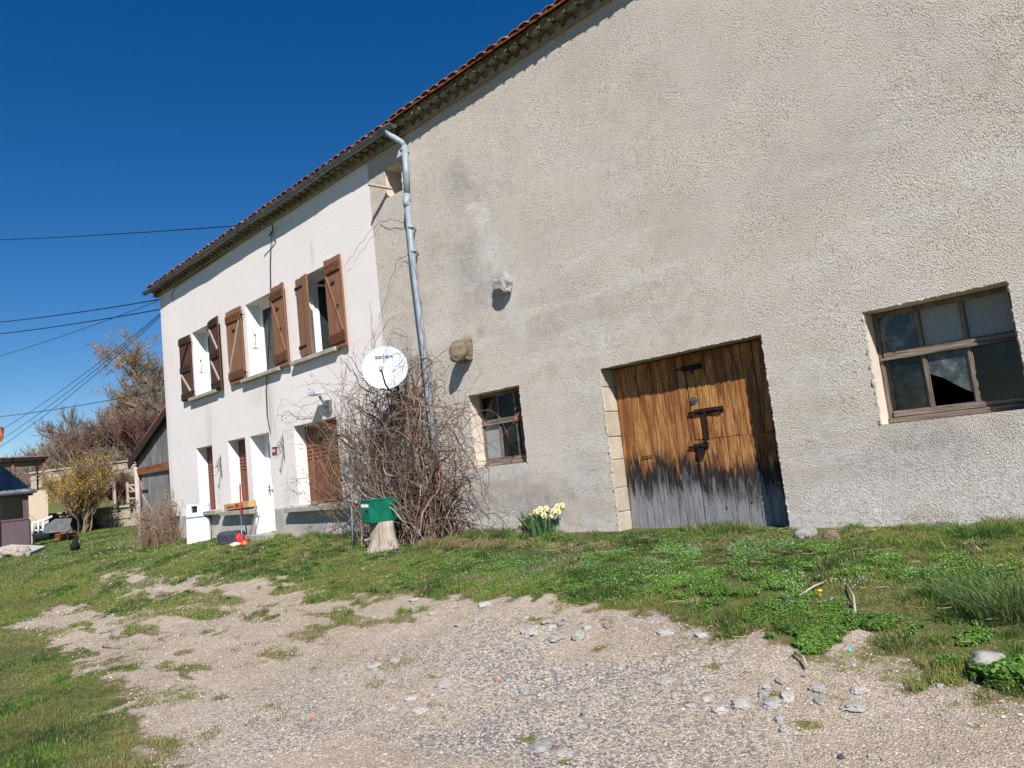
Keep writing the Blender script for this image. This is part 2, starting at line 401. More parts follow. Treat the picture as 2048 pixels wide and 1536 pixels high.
M_LEAF = col_mat('grass and leaf', .6, .35); M_TWIG = col_mat('bare twig bark', .85); M_PET = col_mat('petal', .6, .3)
def bark_mat(name, c): return simple(name, c, .9, 0, .4, 12, .01, 50)
M_BARK = bark_mat('grey brown bark', (.17, .14, .11))
def ground_mat():
    a = N('grass soil and gravel'); k = a.attr('mask', 'Color'); q = a.n('ShaderNodeSeparateColor'); a.l(k, q.inputs[0])
    g, moss, grey = q.outputs[0], q.outputs[1], q.outputs[2]
    big = a.noise(1.3, 5, .6); fine = a.noise(38, 5, .75)
    gravel = a.mix(a.ramp(big, (.35, 0), (.65, 1)), (.34, .265, .195), (.45, .365, .285))
    stonec = a.vor(75, out='Color'); sc = a.n('ShaderNodeSeparateColor'); a.l(stonec, sc.inputs[0])
    gv = a.ramp(sc.outputs[0], (0, (.08, .08, .09)), (.16, (.24, .22, .21)), (.35, (.38, .32, .25)), (.7, (.49, .425, .34)), (1, (.62, .56, .48)))
    gv2 = a.ramp(sc.outputs[0], (0, (.09, .095, .11)), (.35, (.20, .20, .21)), (.55, (.46, .38, .31)), (.8, (.56, .48, .40)), (1, (.70, .64, .57)))
    gravel = a.mix(a.math('MULTIPLY_ADD', grey, .55, .34), gravel, a.mix(grey, gv, gv2))
    b2 = a.vor(190, out='Color'); sc2 = a.n('ShaderNodeSeparateColor'); a.l(b2, sc2.inputs[0])
    gravel = a.mix(1., gravel, a.ramp(sc2.outputs[1], (0, .5), (.2, .9), (1, 1.1)), 'MULTIPLY')
    soil = a.mix(a.ramp(a.noise(6, 5, .7), (.35, 0), (.65, 1)), (.12, .09, .055), (.26, .19, .12))
    turf = a.mix(a.ramp(a.noise(11, 5, .75), (.38, 0), (.62, 1)), (.045, .07, .016), (.15, .14, .05))
    mossc = a.mix(a.ramp(a.noise(16, 5, .7), (.4, 0), (.65, 1)), (.10, .105, .022), (.22, .185, .06))
    br = a.math('ADD', g, a.math('MULTIPLY', a.math('SUBTRACT', a.noise(9, 6, .75), .5), 1.3))
    f1 = a.ramp(br, (.25, 0), (.5, 1)); f2 = a.ramp(br, (.55, 0), (.8, 1))
    c = a.mix(f1, gravel, soil); c = a.mix(f2, c, turf)
    mb = a.math('ADD', a.math('MULTIPLY', moss, .72), a.math('MULTIPLY', a.math('SUBTRACT', a.noise(14, 6, .8), .5), 1.1))
    c = a.mix(a.ramp(mb, (.42, 0), (.6, .95)), c, mossc)
    a.base(c).set(Roughness=.95)
    h = a.math('ADD', a.math('MULTIPLY', a.vor(75), -.7), a.math('MULTIPLY', fine, .8))
    a.bump(a.noise(7, 4), .03, .6).bump(h, .012, 1.); return a.m
M_GND = ground_mat()
# ------------------------------------------------------------ world and sun
SUND = np.array([.613, -.43, .663]); SUND /= np.linalg.norm(SUND)
W = bpy.data.worlds.new('World'); S.world = W; W.use_nodes = True; nt = W.node_tree
sky = nt.nodes.new('ShaderNodeTexSky'); sky.sky_type = 'NISHITA'; sky.sun_disc = False
sky.sun_elevation = math.asin(SUND[2]); sky.sun_rotation = math.atan2(SUND[0], SUND[1])
sky.altitude = 900; sky.air_density = 1.0; sky.dust_density = .15; sky.ozone_density = 2.5
hs = nt.nodes.new('ShaderNodeHueSaturation'); hs.inputs['Saturation'].default_value = 1.40; hs.inputs['Hue'].default_value = .5065; hs.inputs['Value'].default_value = 1.42
nt.links.new(sky.outputs[0], hs.inputs['Color']); nt.links.new(hs.outputs[0], nt.nodes['Background'].inputs[0]); nt.nodes['Background'].inputs[1].default_value = .05
ld = bpy.data.lights.new('sun', 'SUN'); ld.energy = 5.0; ld.angle = math.radians(.53); ld.color = (1, .955, .89)
lo = bpy.data.objects.new('sun', ld); COL.objects.link(lo); lo.rotation_euler = Vector(SUND).to_track_quat('Z', 'Y').to_euler(); lo.location = (20, -20, 30)
S.view_settings.view_transform = 'Standard'; S.view_settings.look = 'None'; S.view_settings.exposure = .45; S.view_settings.gamma = 1
S.cycles.max_bounces = 6; S.cycles.transparent_max_bounces = 12
# ------------------------------------------------------------ ground
GRAVEL_PX = [(30, 1250), (95, 1222), (150, 1212), (205, 1222), (300, 1232), (205, 1205), (250, 1190), (195, 1150), (262, 1142), (330, 1158), (450, 1155), (560, 1162), (615, 1180),
 (650, 1196), (760, 1200), (830, 1188), (900, 1190), (1010, 1200), (1110, 1210), (1250, 1240), (1330, 1235), (1420, 1258), (1500, 1275), (1560, 1312), (1640, 1318), (1700, 1290),
 (1800, 1330), (1900, 1370), (1960, 1385), (2060, 1400), (2300, 1500), (2500, 1900), (420, 1900), (350, 1560), (318, 1480), (300, 1420), (265, 1370), (215, 1345), (165, 1330), (160, 1300), (95, 1275)]
GP = np.array([gp(*p)[:2] for p in GRAVEL_PX])
def polysd(x, y, poly):
    """signed distance, positive inside"""
    x = np.asarray(x, float); y = np.asarray(y, float); d = np.full(x.shape, 1e9); ins = np.zeros(x.shape, bool)
    n = len(poly)
    for i in range(n):
        ax, ay = poly[i]; bx, by = poly[(i+1) % n]; ex, ey = bx-ax, by-ay
        t = np.clip(((x-ax)*ex+(y-ay)*ey)/(ex*ex+ey*ey+1e-12), 0, 1)
        d = np.minimum(d, np.hypot(x-ax-t*ex, y-ay-t*ey))
        c = ((ay > y) != (by > y)); 
        with np.errstate(divide='ignore', invalid='ignore'):
            xi = (bx-ax)*(y-ay)/(by-ay)+ax
        ins ^= c & (x < xi)
    return np.where(ins, d, -d)
def blob(px, py, rx, ry):
    c = gp(px, py); a = gp(px-rx, py); b = gp(px, py+ry); return c[0], c[1], a[:2]-c[:2], b[:2]-c[:2]
ISL = [blob(*q) for q in ((150, 1185, 150, 26), (270, 1205, 130, 20), (420, 1200, 90, 14), (330, 1190, 120, 12), (330, 1150, 60, 6), (235, 1215, 70, 14), (370, 1224, 95, 14), (190, 1205, 50, 8), (310, 1190, 60, 8), (420, 1230, 50, 7))]
MOSS = [blob(*q) for q in ((245, 1165, 90, 8), (170, 1150, 60, 8), (370, 1215, 110, 20), (490, 1290, 30, 8), (555, 1310, 60, 18), (620, 1335, 30, 10), (860, 1218, 40, 10), (760, 1195, 60, 8), (810, 1325, 25, 8),
 (735, 1370, 35, 10), (865, 1355, 22, 6), (880, 1410, 50, 10), (1130, 1265, 40, 12), (1200, 1290, 40, 10), (1080, 1240, 60, 12), (1240, 1250, 70, 12), (1060, 1480, 40, 12), (1130, 1525, 40, 12), (1230, 1480, 50, 8),
 (1430, 1335, 60, 10), (1480, 1345, 40, 8), (1555, 1390, 40, 12), (1610, 1450, 60, 14), (1700, 1395, 60, 10), (1830, 1365, 50, 9), (1930, 1410, 60, 12), (1960, 1450, 40, 10), (270, 1400, 60, 40), (240, 1480, 80, 40),
 (200, 1360, 60, 22), (1180, 1300, 30, 8), (980, 1370, 20, 6), (1090, 1495, 40, 8), (1870, 1360, 40, 10), (650, 1230, 60, 8), (520, 1240, 40, 6), (300, 1300, 40, 8), (430, 1265, 50, 8), (560, 1210, 60, 7), (700, 1215, 60, 8))]
def blobs(x, y, L):
    o = np.zeros(np.shape(x))
    for cx, cy, a, b in L:
        Mx = np.linalg.inv(np.array([[a[0], b[0]], [a[1], b[1]]])+np.eye(2)*1e-6)
        dx = x-cx; dy = y-cy; u = Mx[0, 0]*dx+Mx[0, 1]*dy; v = Mx[1, 0]*dx+Mx[1, 1]*dy
        o = np.maximum(o, np.clip(1.35-np.sqrt(u*u+v*v), 0, 1))
    return o
def masks(x, y):
    sd = polysd(x, y, GP)+(fbm(x*2.2, y*2.2, 21, 5)-.5)*.7*np.clip(np.hypot(x, y+7)/9, .45, 1)+(fbm(x*7, y*7, 22)-.5)*.55
    g = sst(.10, -.22, sd)
    isl = blobs(x, y, ISL)*(.1+1.6*fbm(x*2.5, y*2.5, 31)); g = np.maximum(g, np.clip(isl*1.5-.35, 0, .95))
    intr = sst(.52, .64, fbm(x*2.0, y*4.2, 47, 5))*sst(1.5, .15, sd)*.85*sst(-4.0, -6.5, x); g = np.maximum(g, intr)
    moss = blobs(x, y, MOSS)*sst(.33, .6, fbm(x*7, y*7, 41, 4))
    edge = np.exp(-(sd/.45)**2)*.75*sst(.4, .6, fbm(x*3, y*3, 43)); scat = (sd > 0)*sst(.60, .72, fbm(x*3.1, y*3.1, 44, 5))*.42; edge = np.maximum(edge, scat); moss = np.maximum(moss, edge)
    grey = sst(.35, .65, fbm(x*.9+y*.35, y*.9, 51))*sst(-4.6, -6.5, -5+0*x)+0
    # darker chippings along the middle of the track
    c1 = gp(1100, 1330); c2 = gp(900, 1500)
    grey = np.clip(1.25-np.hypot((x-c1[0])/2.2, (y-c1[1])/1.1), 0, 1)*sst(.3, .6, fbm(x*1.5, y*1.5, 52))
    grey = np.maximum(grey, np.clip(1.3-np.hypot((x-c2[0])/2.4, (y-c2[1])/1.4), 0, 1)*sst(.35, .6, fbm(x*1.5, y*1.5, 53)))
    return g, moss, grey
def axis(*segm):
    o = [np.arange(a, b, s) for a, b, s in segm]; return np.concatenate(o+[[segm[-1][1]]])
gx = axis((-900, -200, 50), (-200, -60, 8), (-60, -23, .45), (-23, -12, .09), (-12, 1.2, .05), (1.2, 12, .8), (12, 60, 6), (60, 600, 60))
gy = axis((-600, -60, 60), (-60, -12, 4), (-12, -7, .3), (-7, .3, .05), (.3, 14, .45), (14, 60, 3), (60, 240, 12), (240, 1000, 80))
X, Y = np.meshgrid(gx, gy); Z = H(X, Y)
gm, mm, ym = masks(X, Y)
Z = Z-(1-gm)*(np.hypot(X, Y+7) < 25)*.0+(fbm(X*12, Y*12, 61)-.5)*.012*(np.hypot(X, Y+7) < 16)
nx, ny = len(gx), len(gy); V = np.stack([X, Y, Z], -1).reshape(-1, 3)
ii, jj = np.meshgrid(np.arange(nx-1), np.arange(ny-1)); b0 = (jj*nx+ii).ravel()
F = np.stack([b0, b0+1, b0+nx+1, b0+nx], 1)
go = npmesh('ground', V, F, M_GND, smooth=True)
at_ = go.data.attributes.new('mask', 'FLOAT_COLOR', 'POINT')
at_.data.foreach_set('color', np.stack([gm.ravel(), mm.ravel(), ym.ravel(), np.ones(gm.size)], 1).astype(np.float32).ravel())
tag(go, 'grassy bank and worn gravel track sloping down from the farmhouse walls', 'ground', kind='structure')
# ------------------------------------------------------------ walls with real openings
def lines(a, b, cuts, step):
    cs = sorted({a, b, *[c for c in cuts if a < c < b]}); o = [a]
    for p, q in zip(cs[:-1], cs[1:]):
        k = max(1, int(round((q-p)/step))); o += [p+(q-p)*i/k for i in range(1, k+1)]
    return np.array(o)
def facade(name, parent, mat, x0, x1, z0, z1, ops, y0, step, thick, undul, stainf, rough_edge=0):
    """ops: (xa,xb,za,zb) ; front face grid with holes, undulating slightly, stain colours per vertex"""
    xs = lines(x0, x1, [c for o in ops for c in o[:2]], step); zs = lines(z0, z1, [c for o in ops for c in o[2:4]], step)
    X, Z = np.meshgrid(xs, zs); fade = np.ones_like(X)
    for o in ops:
        dx = np.maximum(np.maximum(o[0]-X, X-o[1]), 0); dz = np.maximum(np.maximum(o[2]-Z, Z-o[3]), 0)
        fade = np.minimum(fade, sst(0, .25, np.hypot(dx, dz)))
    Y = y0+(fbm(X*1.3, Z*1.3, 71)-.5)*undul*fade
    if rough_edge: Y = Y+(fbm(X*11, Z*11, 73)-.5)*rough_edge*fade
    nx = len(xs); V = np.stack([X, Y, Z], -1).reshape(-1, 3)
    F = []
    for j in range(len(zs)-1):
        zc = (zs[j]+zs[j+1])/2
        for i in range(nx-1):
            xc = (xs[i]+xs[i+1])/2
            if any(o[0] < xc < o[1] and o[2] < zc < o[3] for o in ops): continue
            b = j*nx+i; F.append((b, b+1, b+nx+1, b+nx))
    n = len(V); V = list(map(tuple, V)); yb = y0+thick
    # back face ring + ends
    k = len(V); V += [(x0, yb, z0), (x1, yb, z0), (x1, yb, z1), (x0, yb, z1), (x0, y0, z0), (x1, y0, z0), (x1, y0, z1), (x0, y0, z1)]
    F += [(k+4, k, k+3, k+7), (k+5, k+6, k+2, k+1), (k+7, k+3, k+2, k+6)]
    xs2 = sorted({x0, x1, *[c for o in ops for c in o[:2]]}); zs2 = sorted({z0, z1, *[c for o in ops for c in o[2:4]]})
    for p, q in zip(xs2[:-1], xs2[1:]):
        for r, t in zip(zs2[:-1], zs2[1:]):
            if any(o[0] < (p+q)/2 < o[1] and o[2] < (r+t)/2 < o[3] for o in ops): continue
            k = len(V); V += [(p, yb, r), (q, yb, r), (q, yb, t), (p, yb, t)]; F.append((k, k+3, k+2, k+1))
    if rough_edge:   # crumbly arris round each opening
        for o in ops:
            for (a, b) in (((o[0], o[2]), (o[0], o[3])), ((o[0], o[3]), (o[1], o[3])), ((o[1], o[3]), (o[1], o[2]))):
                L = math.hypot(b[0]-a[0], b[1]-a[1]); m = int(L/.018); pts = []
                for i in range(m+1):
                    t = i/m; pts.append((a[0]+(b[0]-a[0])*t+random.uniform(-.005, .005), y0+.008+random.uniform(-.006, .006), a[1]+(b[1]-a[1])*t+random.uniform(-.005, .005)))
                rad = [.011+random.uniform(-.005, .006) for _ in pts]; q = MB(); q.tube(pts, rad, 5, jit=.3)
                k = len(V); V += q.v; F += [tuple(k+i for i in f) for f in q.f]
    me = bpy.data.meshes.new(name); me.from_pydata(V, [], F); me.update()
    at_ = me.attributes.new('stain', 'FLOAT_COLOR', 'POINT'); Va = np.array(V); st = stainf(Va[:, 0], Va[:, 2])
    at_.data.foreach_set('color', np.concatenate([st, np.ones((len(V), 1))], 1).astype(np.float32).ravel())
    me.polygons.foreach_set('use_smooth', [len(f) == 4 and i < len(F) for i, f in enumerate(F)])
    me.materials.append(mat); o = bpy.data.objects.new(name, me); COL.objects.link(o); o.parent = parent
    o.location = -Vector(parent.location); return o
def blobf(x, z, L):
    o = np.zeros_like(x)
    for cx, cz, rx, rz, s in L: o = np.maximum(o, s*np.clip(1.4-np.hypot((x-cx)/rx, (z-cz)/rz), 0, 1))
    return o
def barn_stain(x, z):
    g = blobf(x, z, [(-7.35, 1.15, .9, .5, .8), (-6.5, 1.1, .9, .35, .9), (-7.9, 3.1, .25, .35, .5), (-7.45, 3.75, .45, .3, .35), (-7.3, 5.75, .45, .4, .75), (-7.05, 5.25, .2, .5, .6), (-7.3, 4.5, .45, .7, .75), (-6.8, 4.05, .35, .25, .6),
        (-5.6, 3.2, .6, .3, .3), (-2.0, 1.3, .9, .22, .75), (-1.3, 1.4, 1.4, .3, .6), (-2.9, 1.3, .7, .5, .3), (-6.2, 3.3, .5, .2, .35), (-8.1, 5.2, .35, .8, .25), (-9.2, 2, .6, 1.6, .35), (-5.6, 1.6, .3, .8, .35), (-2.4, 4.2, 1.2, .5, .25)])
    g = g*sst(.25, .55, fbm(x*2, z*2, 81))+sst(.55, .78, fbm(x*.8+z*.3, z*1.2, 82))*.18
    g = np.maximum(g, sst(1.0, .75, z)*.35*sst(.35, .6, fbm(x*2, z*3, 86)))
    p = blobf(x, z, [(-7.0, 5.05, .13, .22, 1.2), (-6.87, 4.65, .15, .2, 1.2), (-6.83, 4.4, .1, .2, 1.1), (-6.62, 3.75, .13, .3, 1.2), (-6.5, 3.4, .10, .2, 1.1), (-7.2, 5.3, .12, .08, 1.), (-5.2, 2.95, .10, .25, 1.), (-6.7, 4.25, .16, .1, .7), (-7.5, 3.55, .12, .06, .7)])
    low = sst(1.45, .8, z)*sst(-3.2, -3.0, x)*sst(.3, .55, fbm(x*2, z*5, 83)); low = np.maximum(low, sst(.95, .78, z)*sst(.35, .6, fbm(x*3, z*4, 84)))
    lu = sst(.55, .72, fbm(x*1.1, z*4.5, 87))*sst(5, 3.5, z)*.55
    p = np.maximum(np.maximum(p, low*.9), lu)
    wv = np.maximum(blobf(x, z, [(-7.5, 3.5, .25, .1, .9), (-6.45, 1.35, .3, .2, .3), (-5.0, .9, 1.2, .2, .3)]), sst(.84, .76, z)*sst(.45, .6, fbm(x*3, z*2, 85)))
    wv = np.maximum(wv, sst(.5, .8, fbm(x*.7, z*.7, 88))*.35)
    return np.stack([np.clip(g, 0, 1), np.clip(p, 0, 1), np.clip(wv, 0, 1)], 1)
def house_stain(x, z):
    g = blobf(x, z, [(-16.6, 3.2, .12, .7, .6), (-13.6, 3.3, .12, .7, .7), (-13.9, 3.6, .5, .2, .4), (-11.6, 5.9, .06, .25, .8), (-13.05, 1.45, .3, .25, .6), (-14.75, 1.5, .1, .3, .5), (-16.3, 1.5, .15, .3, .4), (-17.5, 1.4, .15, .3, .4), (-19.05, 3, .08, 4, .4)])
    g = np.maximum(g, sst(6.9, 7.0, z)*.4)
    return np.stack([g, g*0, g*0], 1)
HOUSE = empty('farmhouse', (-14.4, 0, .7), 'white rendered two storey farmhouse with brown shutters and a grey plinth, joined to the barn', 'house')
BARN = empty('barn', (-2, 0, .7), 'large beige roughcast barn with plank double doors and two small-paned windows', 'barn')
HO = dict(w1=(-17.22, -16.10, 4.02, 5.57), w2=(-14.39, -13.14, 4.02, 5.58), w3=(-12.25, -11.10, 4.02, 5.56),
          g1=(-17.38, -16.50, 1.34, 2.81), g2=(-15.68, -14.83, 1.34, 2.81), door=(-14.60, -13.75, .66, 2.80), g3=(-12.76, -11.22, 1.28, 2.80))
HY = .012
facade('wall', HOUSE, M_HW, -19.12, -9.60, .3, 6.98, list(HO.values()), HY, .12, .45, .012, house_stain)
BO = dict(sw=(-7.70, -6.66, 1.62, 2.66), bd=(-5.30, -3.22, .55, 2.64), rw=(-2.24, -1.10, 1.60, 2.64), hay=(-9.16, -8.72, 6.12, 6.62))
facade('wall', BARN, M_STUC, -9.60, 7.0, .3, 7.10, list(BO.values()), 0., .055, .5, .03, barn_stain, .007)
def reveal(parent, o, y0, d, mat, name='reveal', head=None, bottom=True):
    b = MB(); xa, xb, za, zb = o; t = .02; e = .004
    b.box((xa-t, y0+e, za), (xa, y0+d, zb)); b.box((xb, y0+e, za), (xb+t, y0+d, zb))
    b.box((xa-t, y0+e, zb), (xb+t, y0+d, zb+t))
    if bottom: b.box((xa-t, y0+e, za-t), (xb+t, y0+d, za))
    return b.build(name, mat, parent)
for k, o in HO.items(): reveal(HOUSE, o, HY, .42, M_REV)
for k, o in BO.items():
    q = reveal(BARN, o, 0, .48, M_REVB if k != 'bd' else M_STUC, bottom=(k != 'bd'))
# back, end walls and interior closing (hollow buildings)
def shell(parent, mat, x0, x1, z1, pitch_y=4.2, pz=9.15, right=True, left=True):
    b = MB(); b.box((x0, 8.0, .3), (x1, 8.4, z1)); b.build('back_wall', mat, parent)
    for x, on in ((x0, left), (x1-.35, right)):
        if not on: continue
        e = MB(); v = [(x, .46, .3), (x, 8.0, .3), (x, 8.0, z1), (x, pitch_y, pz), (x, .46, z1)]; v += [(p[0]+.35, p[1], p[2]) for p in v]
        e.add(v, [(0, 1, 2, 3, 4), (9, 8, 7, 6, 5)]+[(i, i+5, (i+1) % 5+5, (i+1) % 5) for i in range(5)]); e.build('gable_wall', mat, parent)
shell(HOUSE, M_HW, -19.12, -9.61, 6.98); shell(BARN, M_STUC, -9.59, 7.0, 7.1)
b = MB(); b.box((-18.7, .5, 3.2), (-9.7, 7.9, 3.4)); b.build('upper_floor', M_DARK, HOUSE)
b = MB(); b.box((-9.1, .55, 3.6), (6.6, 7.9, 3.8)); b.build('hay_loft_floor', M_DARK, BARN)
# ------------------------------------------------------------ roof tiles and genoise
def arch(b, x, y0, y1, z0, r, h, th, rnd, n=7, up=True, dz=0., plug=None, slope=0.):
    """half-round clay shell running along y"""
    vs = []
    for yy in (y0, y1):
        for rr, hh in ((r, h), (r-th, h-th)):
            for i in range(n+1):
                a = pi*i/n; s = 1 if up else -1
                vs.append((x-rr*math.cos(a), yy, z0+(yy-y0)*slope+s*hh*math.sin(a)))
    m = n+1; fs = []
    for i in range(n):
        fs.append((i, i+1, 2*m+i+1, 2*m+i)); fs.append((m+i, 3*m+i, 3*m+i+1, m+i+1))
        fs.append((i, m+i, m+i+1, i+1)); fs.append((2*m+i, 2*m+i+1, 3*m+i+1, 3*m+i))
    b.add(vs, fs, False, rnd)
def roof(parent, x0, x1, dz, name='roof'):
    g1, g2, t, mt = MB(), MB(), MB(), MB(); sp = .205; x = x0+sp/2; z = 6.94+dz
    while x < x1:
        j = lambda s: random.uniform(-s, s)
        arch(g1, x+j(.006), -.10+j(.008), .0, z+j(.004), .098, .085, .017, random.random()*.8)
        arch(g2, x+sp/2+j(.008), -.19+j(.012), .0, z+.088+j(.005), .100, .092, .018, random.random()*.99)
        ln = -.245+j(.02)
        for k in range(3):
            ya = ln+k*1.6; zz = z+.195+(ya+.24)*.47+k*.012
            arch(t, x+j(.008), ya, ya+1.75, zz+.02, .095, .048, .014, random.random(), slope=.47)
            if k == 0 or True: arch(t, x+sp/2, ya+.02, ya+1.75, zz+.042, .10, .042, .014, random.random(), up=False, slope=.47)
        x += sp
    mt.box((x0, -.065, z-.015), (x1, .02, z+.085)); mt.box((x0, -.10, z+.086), (x1, .02, z+.100)); mt.box((x0, -.150, z+.102), (x1, .02, z+.175)); mt.box((x0, -.17, z+.177), (x1, .02, z+.19))
    g1.build('genoise', M_GEN, parent); g2.build('genoise', M_GEN, parent); mt.build('genoise_mortar', M_MORT, parent)
    r = t.build(name, M_TILE, parent)
    s = MB(); v = []
    for (y, zz) in ((-.235, z+.20), (4.25, z+.20+4.4*.47), (8.8, z+.2)): v += [(x0, y, zz), (x1, y, zz), (x0, y, zz-.018), (x1, y, zz-.018)]
    s.add(v, [(0, 1, 5, 4), (4, 5, 9, 8), (3, 2, 6, 7), (7, 6, 10, 11), (0, 4, 6, 2), (4, 8, 10, 6), (1, 3, 7, 5), (5, 7, 11, 9), (0, 2, 3, 1), (8, 9, 11, 10)]); s.build('roof_deck', M_BEAM, parent)
    return r
roof(HOUSE, -19.28, -8.62, 0.0); roof(BARN, -8.62, 7.1, .03)
# ------------------------------------------------------------ gutter and downpipe
b = MB(); n = 10; gl, gr, cy, cz, gr_ = -19.45, -8.50, -.235, 7.075, .066
vs = []; X_ = np.linspace(gl, gr, 24)
for xx in X_:
    dz = .012*math.sin(xx*1.7)+.008*math.sin(xx*4.1)
    for rr in (gr_, gr_-.004):
        for i in range(n+1):
            a = pi+pi*i/n; vs.append((xx, cy+rr*math.cos(a), cz+dz+rr*math.sin(a)))
m2 = 2*(n+1); fs = []
for k in range(len(X_)-1):
    for i in range(n):
        q = k*m2; fs += [(q+i, q+m2+i, q+m2+i+1, q+i+1), (q+n+1+i, q+n+2+i, q+m2+n+2+i, q+m2+n+1+i)]
    fs += [(q, q+n+1, q+m2+n+1, q+m2), (q+n, q+m2+n, q+m2+2*n+1, q+2*n+1)]
fs.append(tuple(range(0, n+1))); e = (len(X_)-1)*m2; fs.append(tuple(e+i for i in range(n, -1, -1)))
b.add(vs, fs, False); bead = MB()
b.tube([(xx, cy-gr_, cz+.002+.012*math.sin(xx*1.7)+.008*math.sin(xx*4.1)) for xx in X_], .008, 6)
gut = b.build('gutter', M_ZINC, HOUSE)
br = None; k = 0; xx = gl+.5
while xx < gr-.1:
    q = MB(); dz = .012*math.sin(xx*1.7)+.008*math.sin(xx*4.1)
    q.tube([(xx, cy+(gr_+.003)*math.cos(a), cz+dz+(gr_+.003)*math.sin(a)) for a in np.linspace(pi*.98, 2*pi, 9)], .007, 5)
    q.build('gutter_bracket', M_ZINC, gut); xx += .62
pp = MB(); pr = .05
path = [(-8.66, -.235, 7.03), (-8.66, -.235, 6.98), (-8.62, -.22, 6.93), (-8.48, -.12, 6.78), (-8.45, -.10, 6.70)]
pp.tube(path, pr*.95, 12); pp.tube([(-8.45, -.10, 6.72), (-8.47, -.10, 6.3), (-8.50, -.10, 5.92)], pr, 12)
pp.tube([(-8.50, -.10, 5.95), (-8.52, -.12, 5.82), (-8.50, -.12, 5.74)], pr*1.12, 12)
pp.tube([(-8.50, -.11, 5.80), (-8.50, -.12, 5.0), (-8.48, -.11, 4.2), (-8.46, -.10, 3.4), (-8.45, -.10, 2.5), (-8.42, -.10, 1.7)], pr, 12)
pipe = pp.build('downpipe', M_GPIPE, HOUSE)
for z in (6.66, 5.4, 5.02, 3.35, 2.55):
    q = MB(); x = -8.48 if z > 4 else -8.46; q.tube([(x, -.105, z-.018), (x, -.105, z+.018)], pr*1.14, 12); q.box((x-.012, -.06, z-.015), (x+.012, .02, z+.015)); q.build('pipe_collar', M_GPIPE, pipe)
q = MB(); q.tube([(-8.42, -.10, 1.72), (-8.41, -.10, .66)], .052, 12); q.tube([(-8.42, -.10, 1.78), (-8.42, -.10, 1.66)], .064, 12); q.build('lower_pipe', M_RUSTP, pipe)
# ------------------------------------------------------------ upper windows, sills, shutters
def uwin(o, mode):
    xa, xb, za, zb = o; y = HY+.30; f = MB(); t = .05
    f.box((xa, y, za), (xa+t, y+.07, zb)); f.box((xb-t, y, za), (xb, y+.07, zb)); f.box((xa+t, y, zb-t), (xb-t, y+.07, zb)); f.box((xa+t, y, za), (xb-t, y+.07, za+t))
    w = f.build('window', M_WPVC, HOUSE, .004)
    xm = (xa+xb)/2
    def sash(x0, x1, ang=0, hinge=None):
        s = MB(); u = .055; z0, z1 = za+t+.004, zb-t-.004; y0, y1 = y+.012, y+.058
        H_ = hinge if hinge is not None else x0
        M = Matrix.Translation((H_, y1, 0)) @ Matrix.Rotation(ang, 4, 'Z') @ Matrix.Translation((-H_, -y1, 0))
        for lo, hi in (((x0, y0, z0), (x0+u, y1, z1)), ((x1-u, y0, z0), (x1, y1, z1)), ((x0+u, y0, z1-u), (x1-u, y1, z1)), ((x0+u, y0, z0), (x1-u, y1, z0+u))): s.box(lo, hi, M)
        p = s.build('casement', M_WPVC, w, .004)
        g = MB(); g.box((x0+u, y+.03, z0+u), (x1-u, y+.036, z1-u), M); g.build('pane', M_GLC, w)
    if mode == 'open':
        sash(xa+t+.003, xm-.002, math.radians(68), xa+t+.003); sash(xm+.002, xb-t-.003, math.radians(-72), xb-t-.003)
    else:
        sash(xa+t+.003, xm-.002); sash(xm+.002, xb-t-.003)
    # pale curtain inside closed windows
    if mode != 'open':
        c = MB(); vs = []; fs = []
        for i in range(25):
            x = xa+.08+(xb-xa-.16)*i/24; yy = y+.14+.025*math.sin(i*1.9)
            vs += [(x, yy, za+.05), (x, yy, zb-.05)]
        for i in range(24): fs.append((2*i, 2*i+2, 2*i+3, 2*i+1))
        c.add(vs, fs, True); c.build('curtain', simple('net curtain', (.55, .60, .60), .9), w)
    return w
def sill(o, parent, x0, x1, z, proj=.12, h=.085, mat=M_SILL, deep=.30):
    b = MB(); b.add([(x0, HY-proj, z-h), (x1, HY-proj, z-h), (x1, HY-.002, z-h), (x0, HY-.002, z-h), (x0, HY-proj, z-.012), (x1, HY-proj, z-.012), (x1, HY-.002, z+.004), (x0, HY-.002, z+.004)],
        [(0, 3, 2, 1), (4, 5, 6, 7), (0, 1, 5, 4), (1, 2, 6, 5), (2, 3, 7, 6), (3, 0, 4, 7)])
    b.box((o[0]+.003, HY-.001, z-h), (o[1]-.003, HY+deep, z+.008))
    return b.build('sill', mat, parent, .006)
WIN = {}
for k, md, s0, s1 in (('w1', 'closed', -17.40, -15.86), ('w2', 'closed', -14.62, -12.98), ('w3', 'open', -12.50, -10.92)):
    WIN[k] = uwin(HO[k], md); sill(HO[k], WIN[k], s0, s1, 4.02)
def strap(sh, xh, z, L, side, M, y):
    q = MB(); q.box((min(xh, xh+side*L), y-.012, z-.018), (max(xh, xh+side*L), y-.004, z+.018), M)
    q.tube([M @ Vector((xh, y-.01, z-.035)), M @ Vector((xh, y-.01, z+.035))], .014, 6); q.build('hinge', M_IRON, sh)
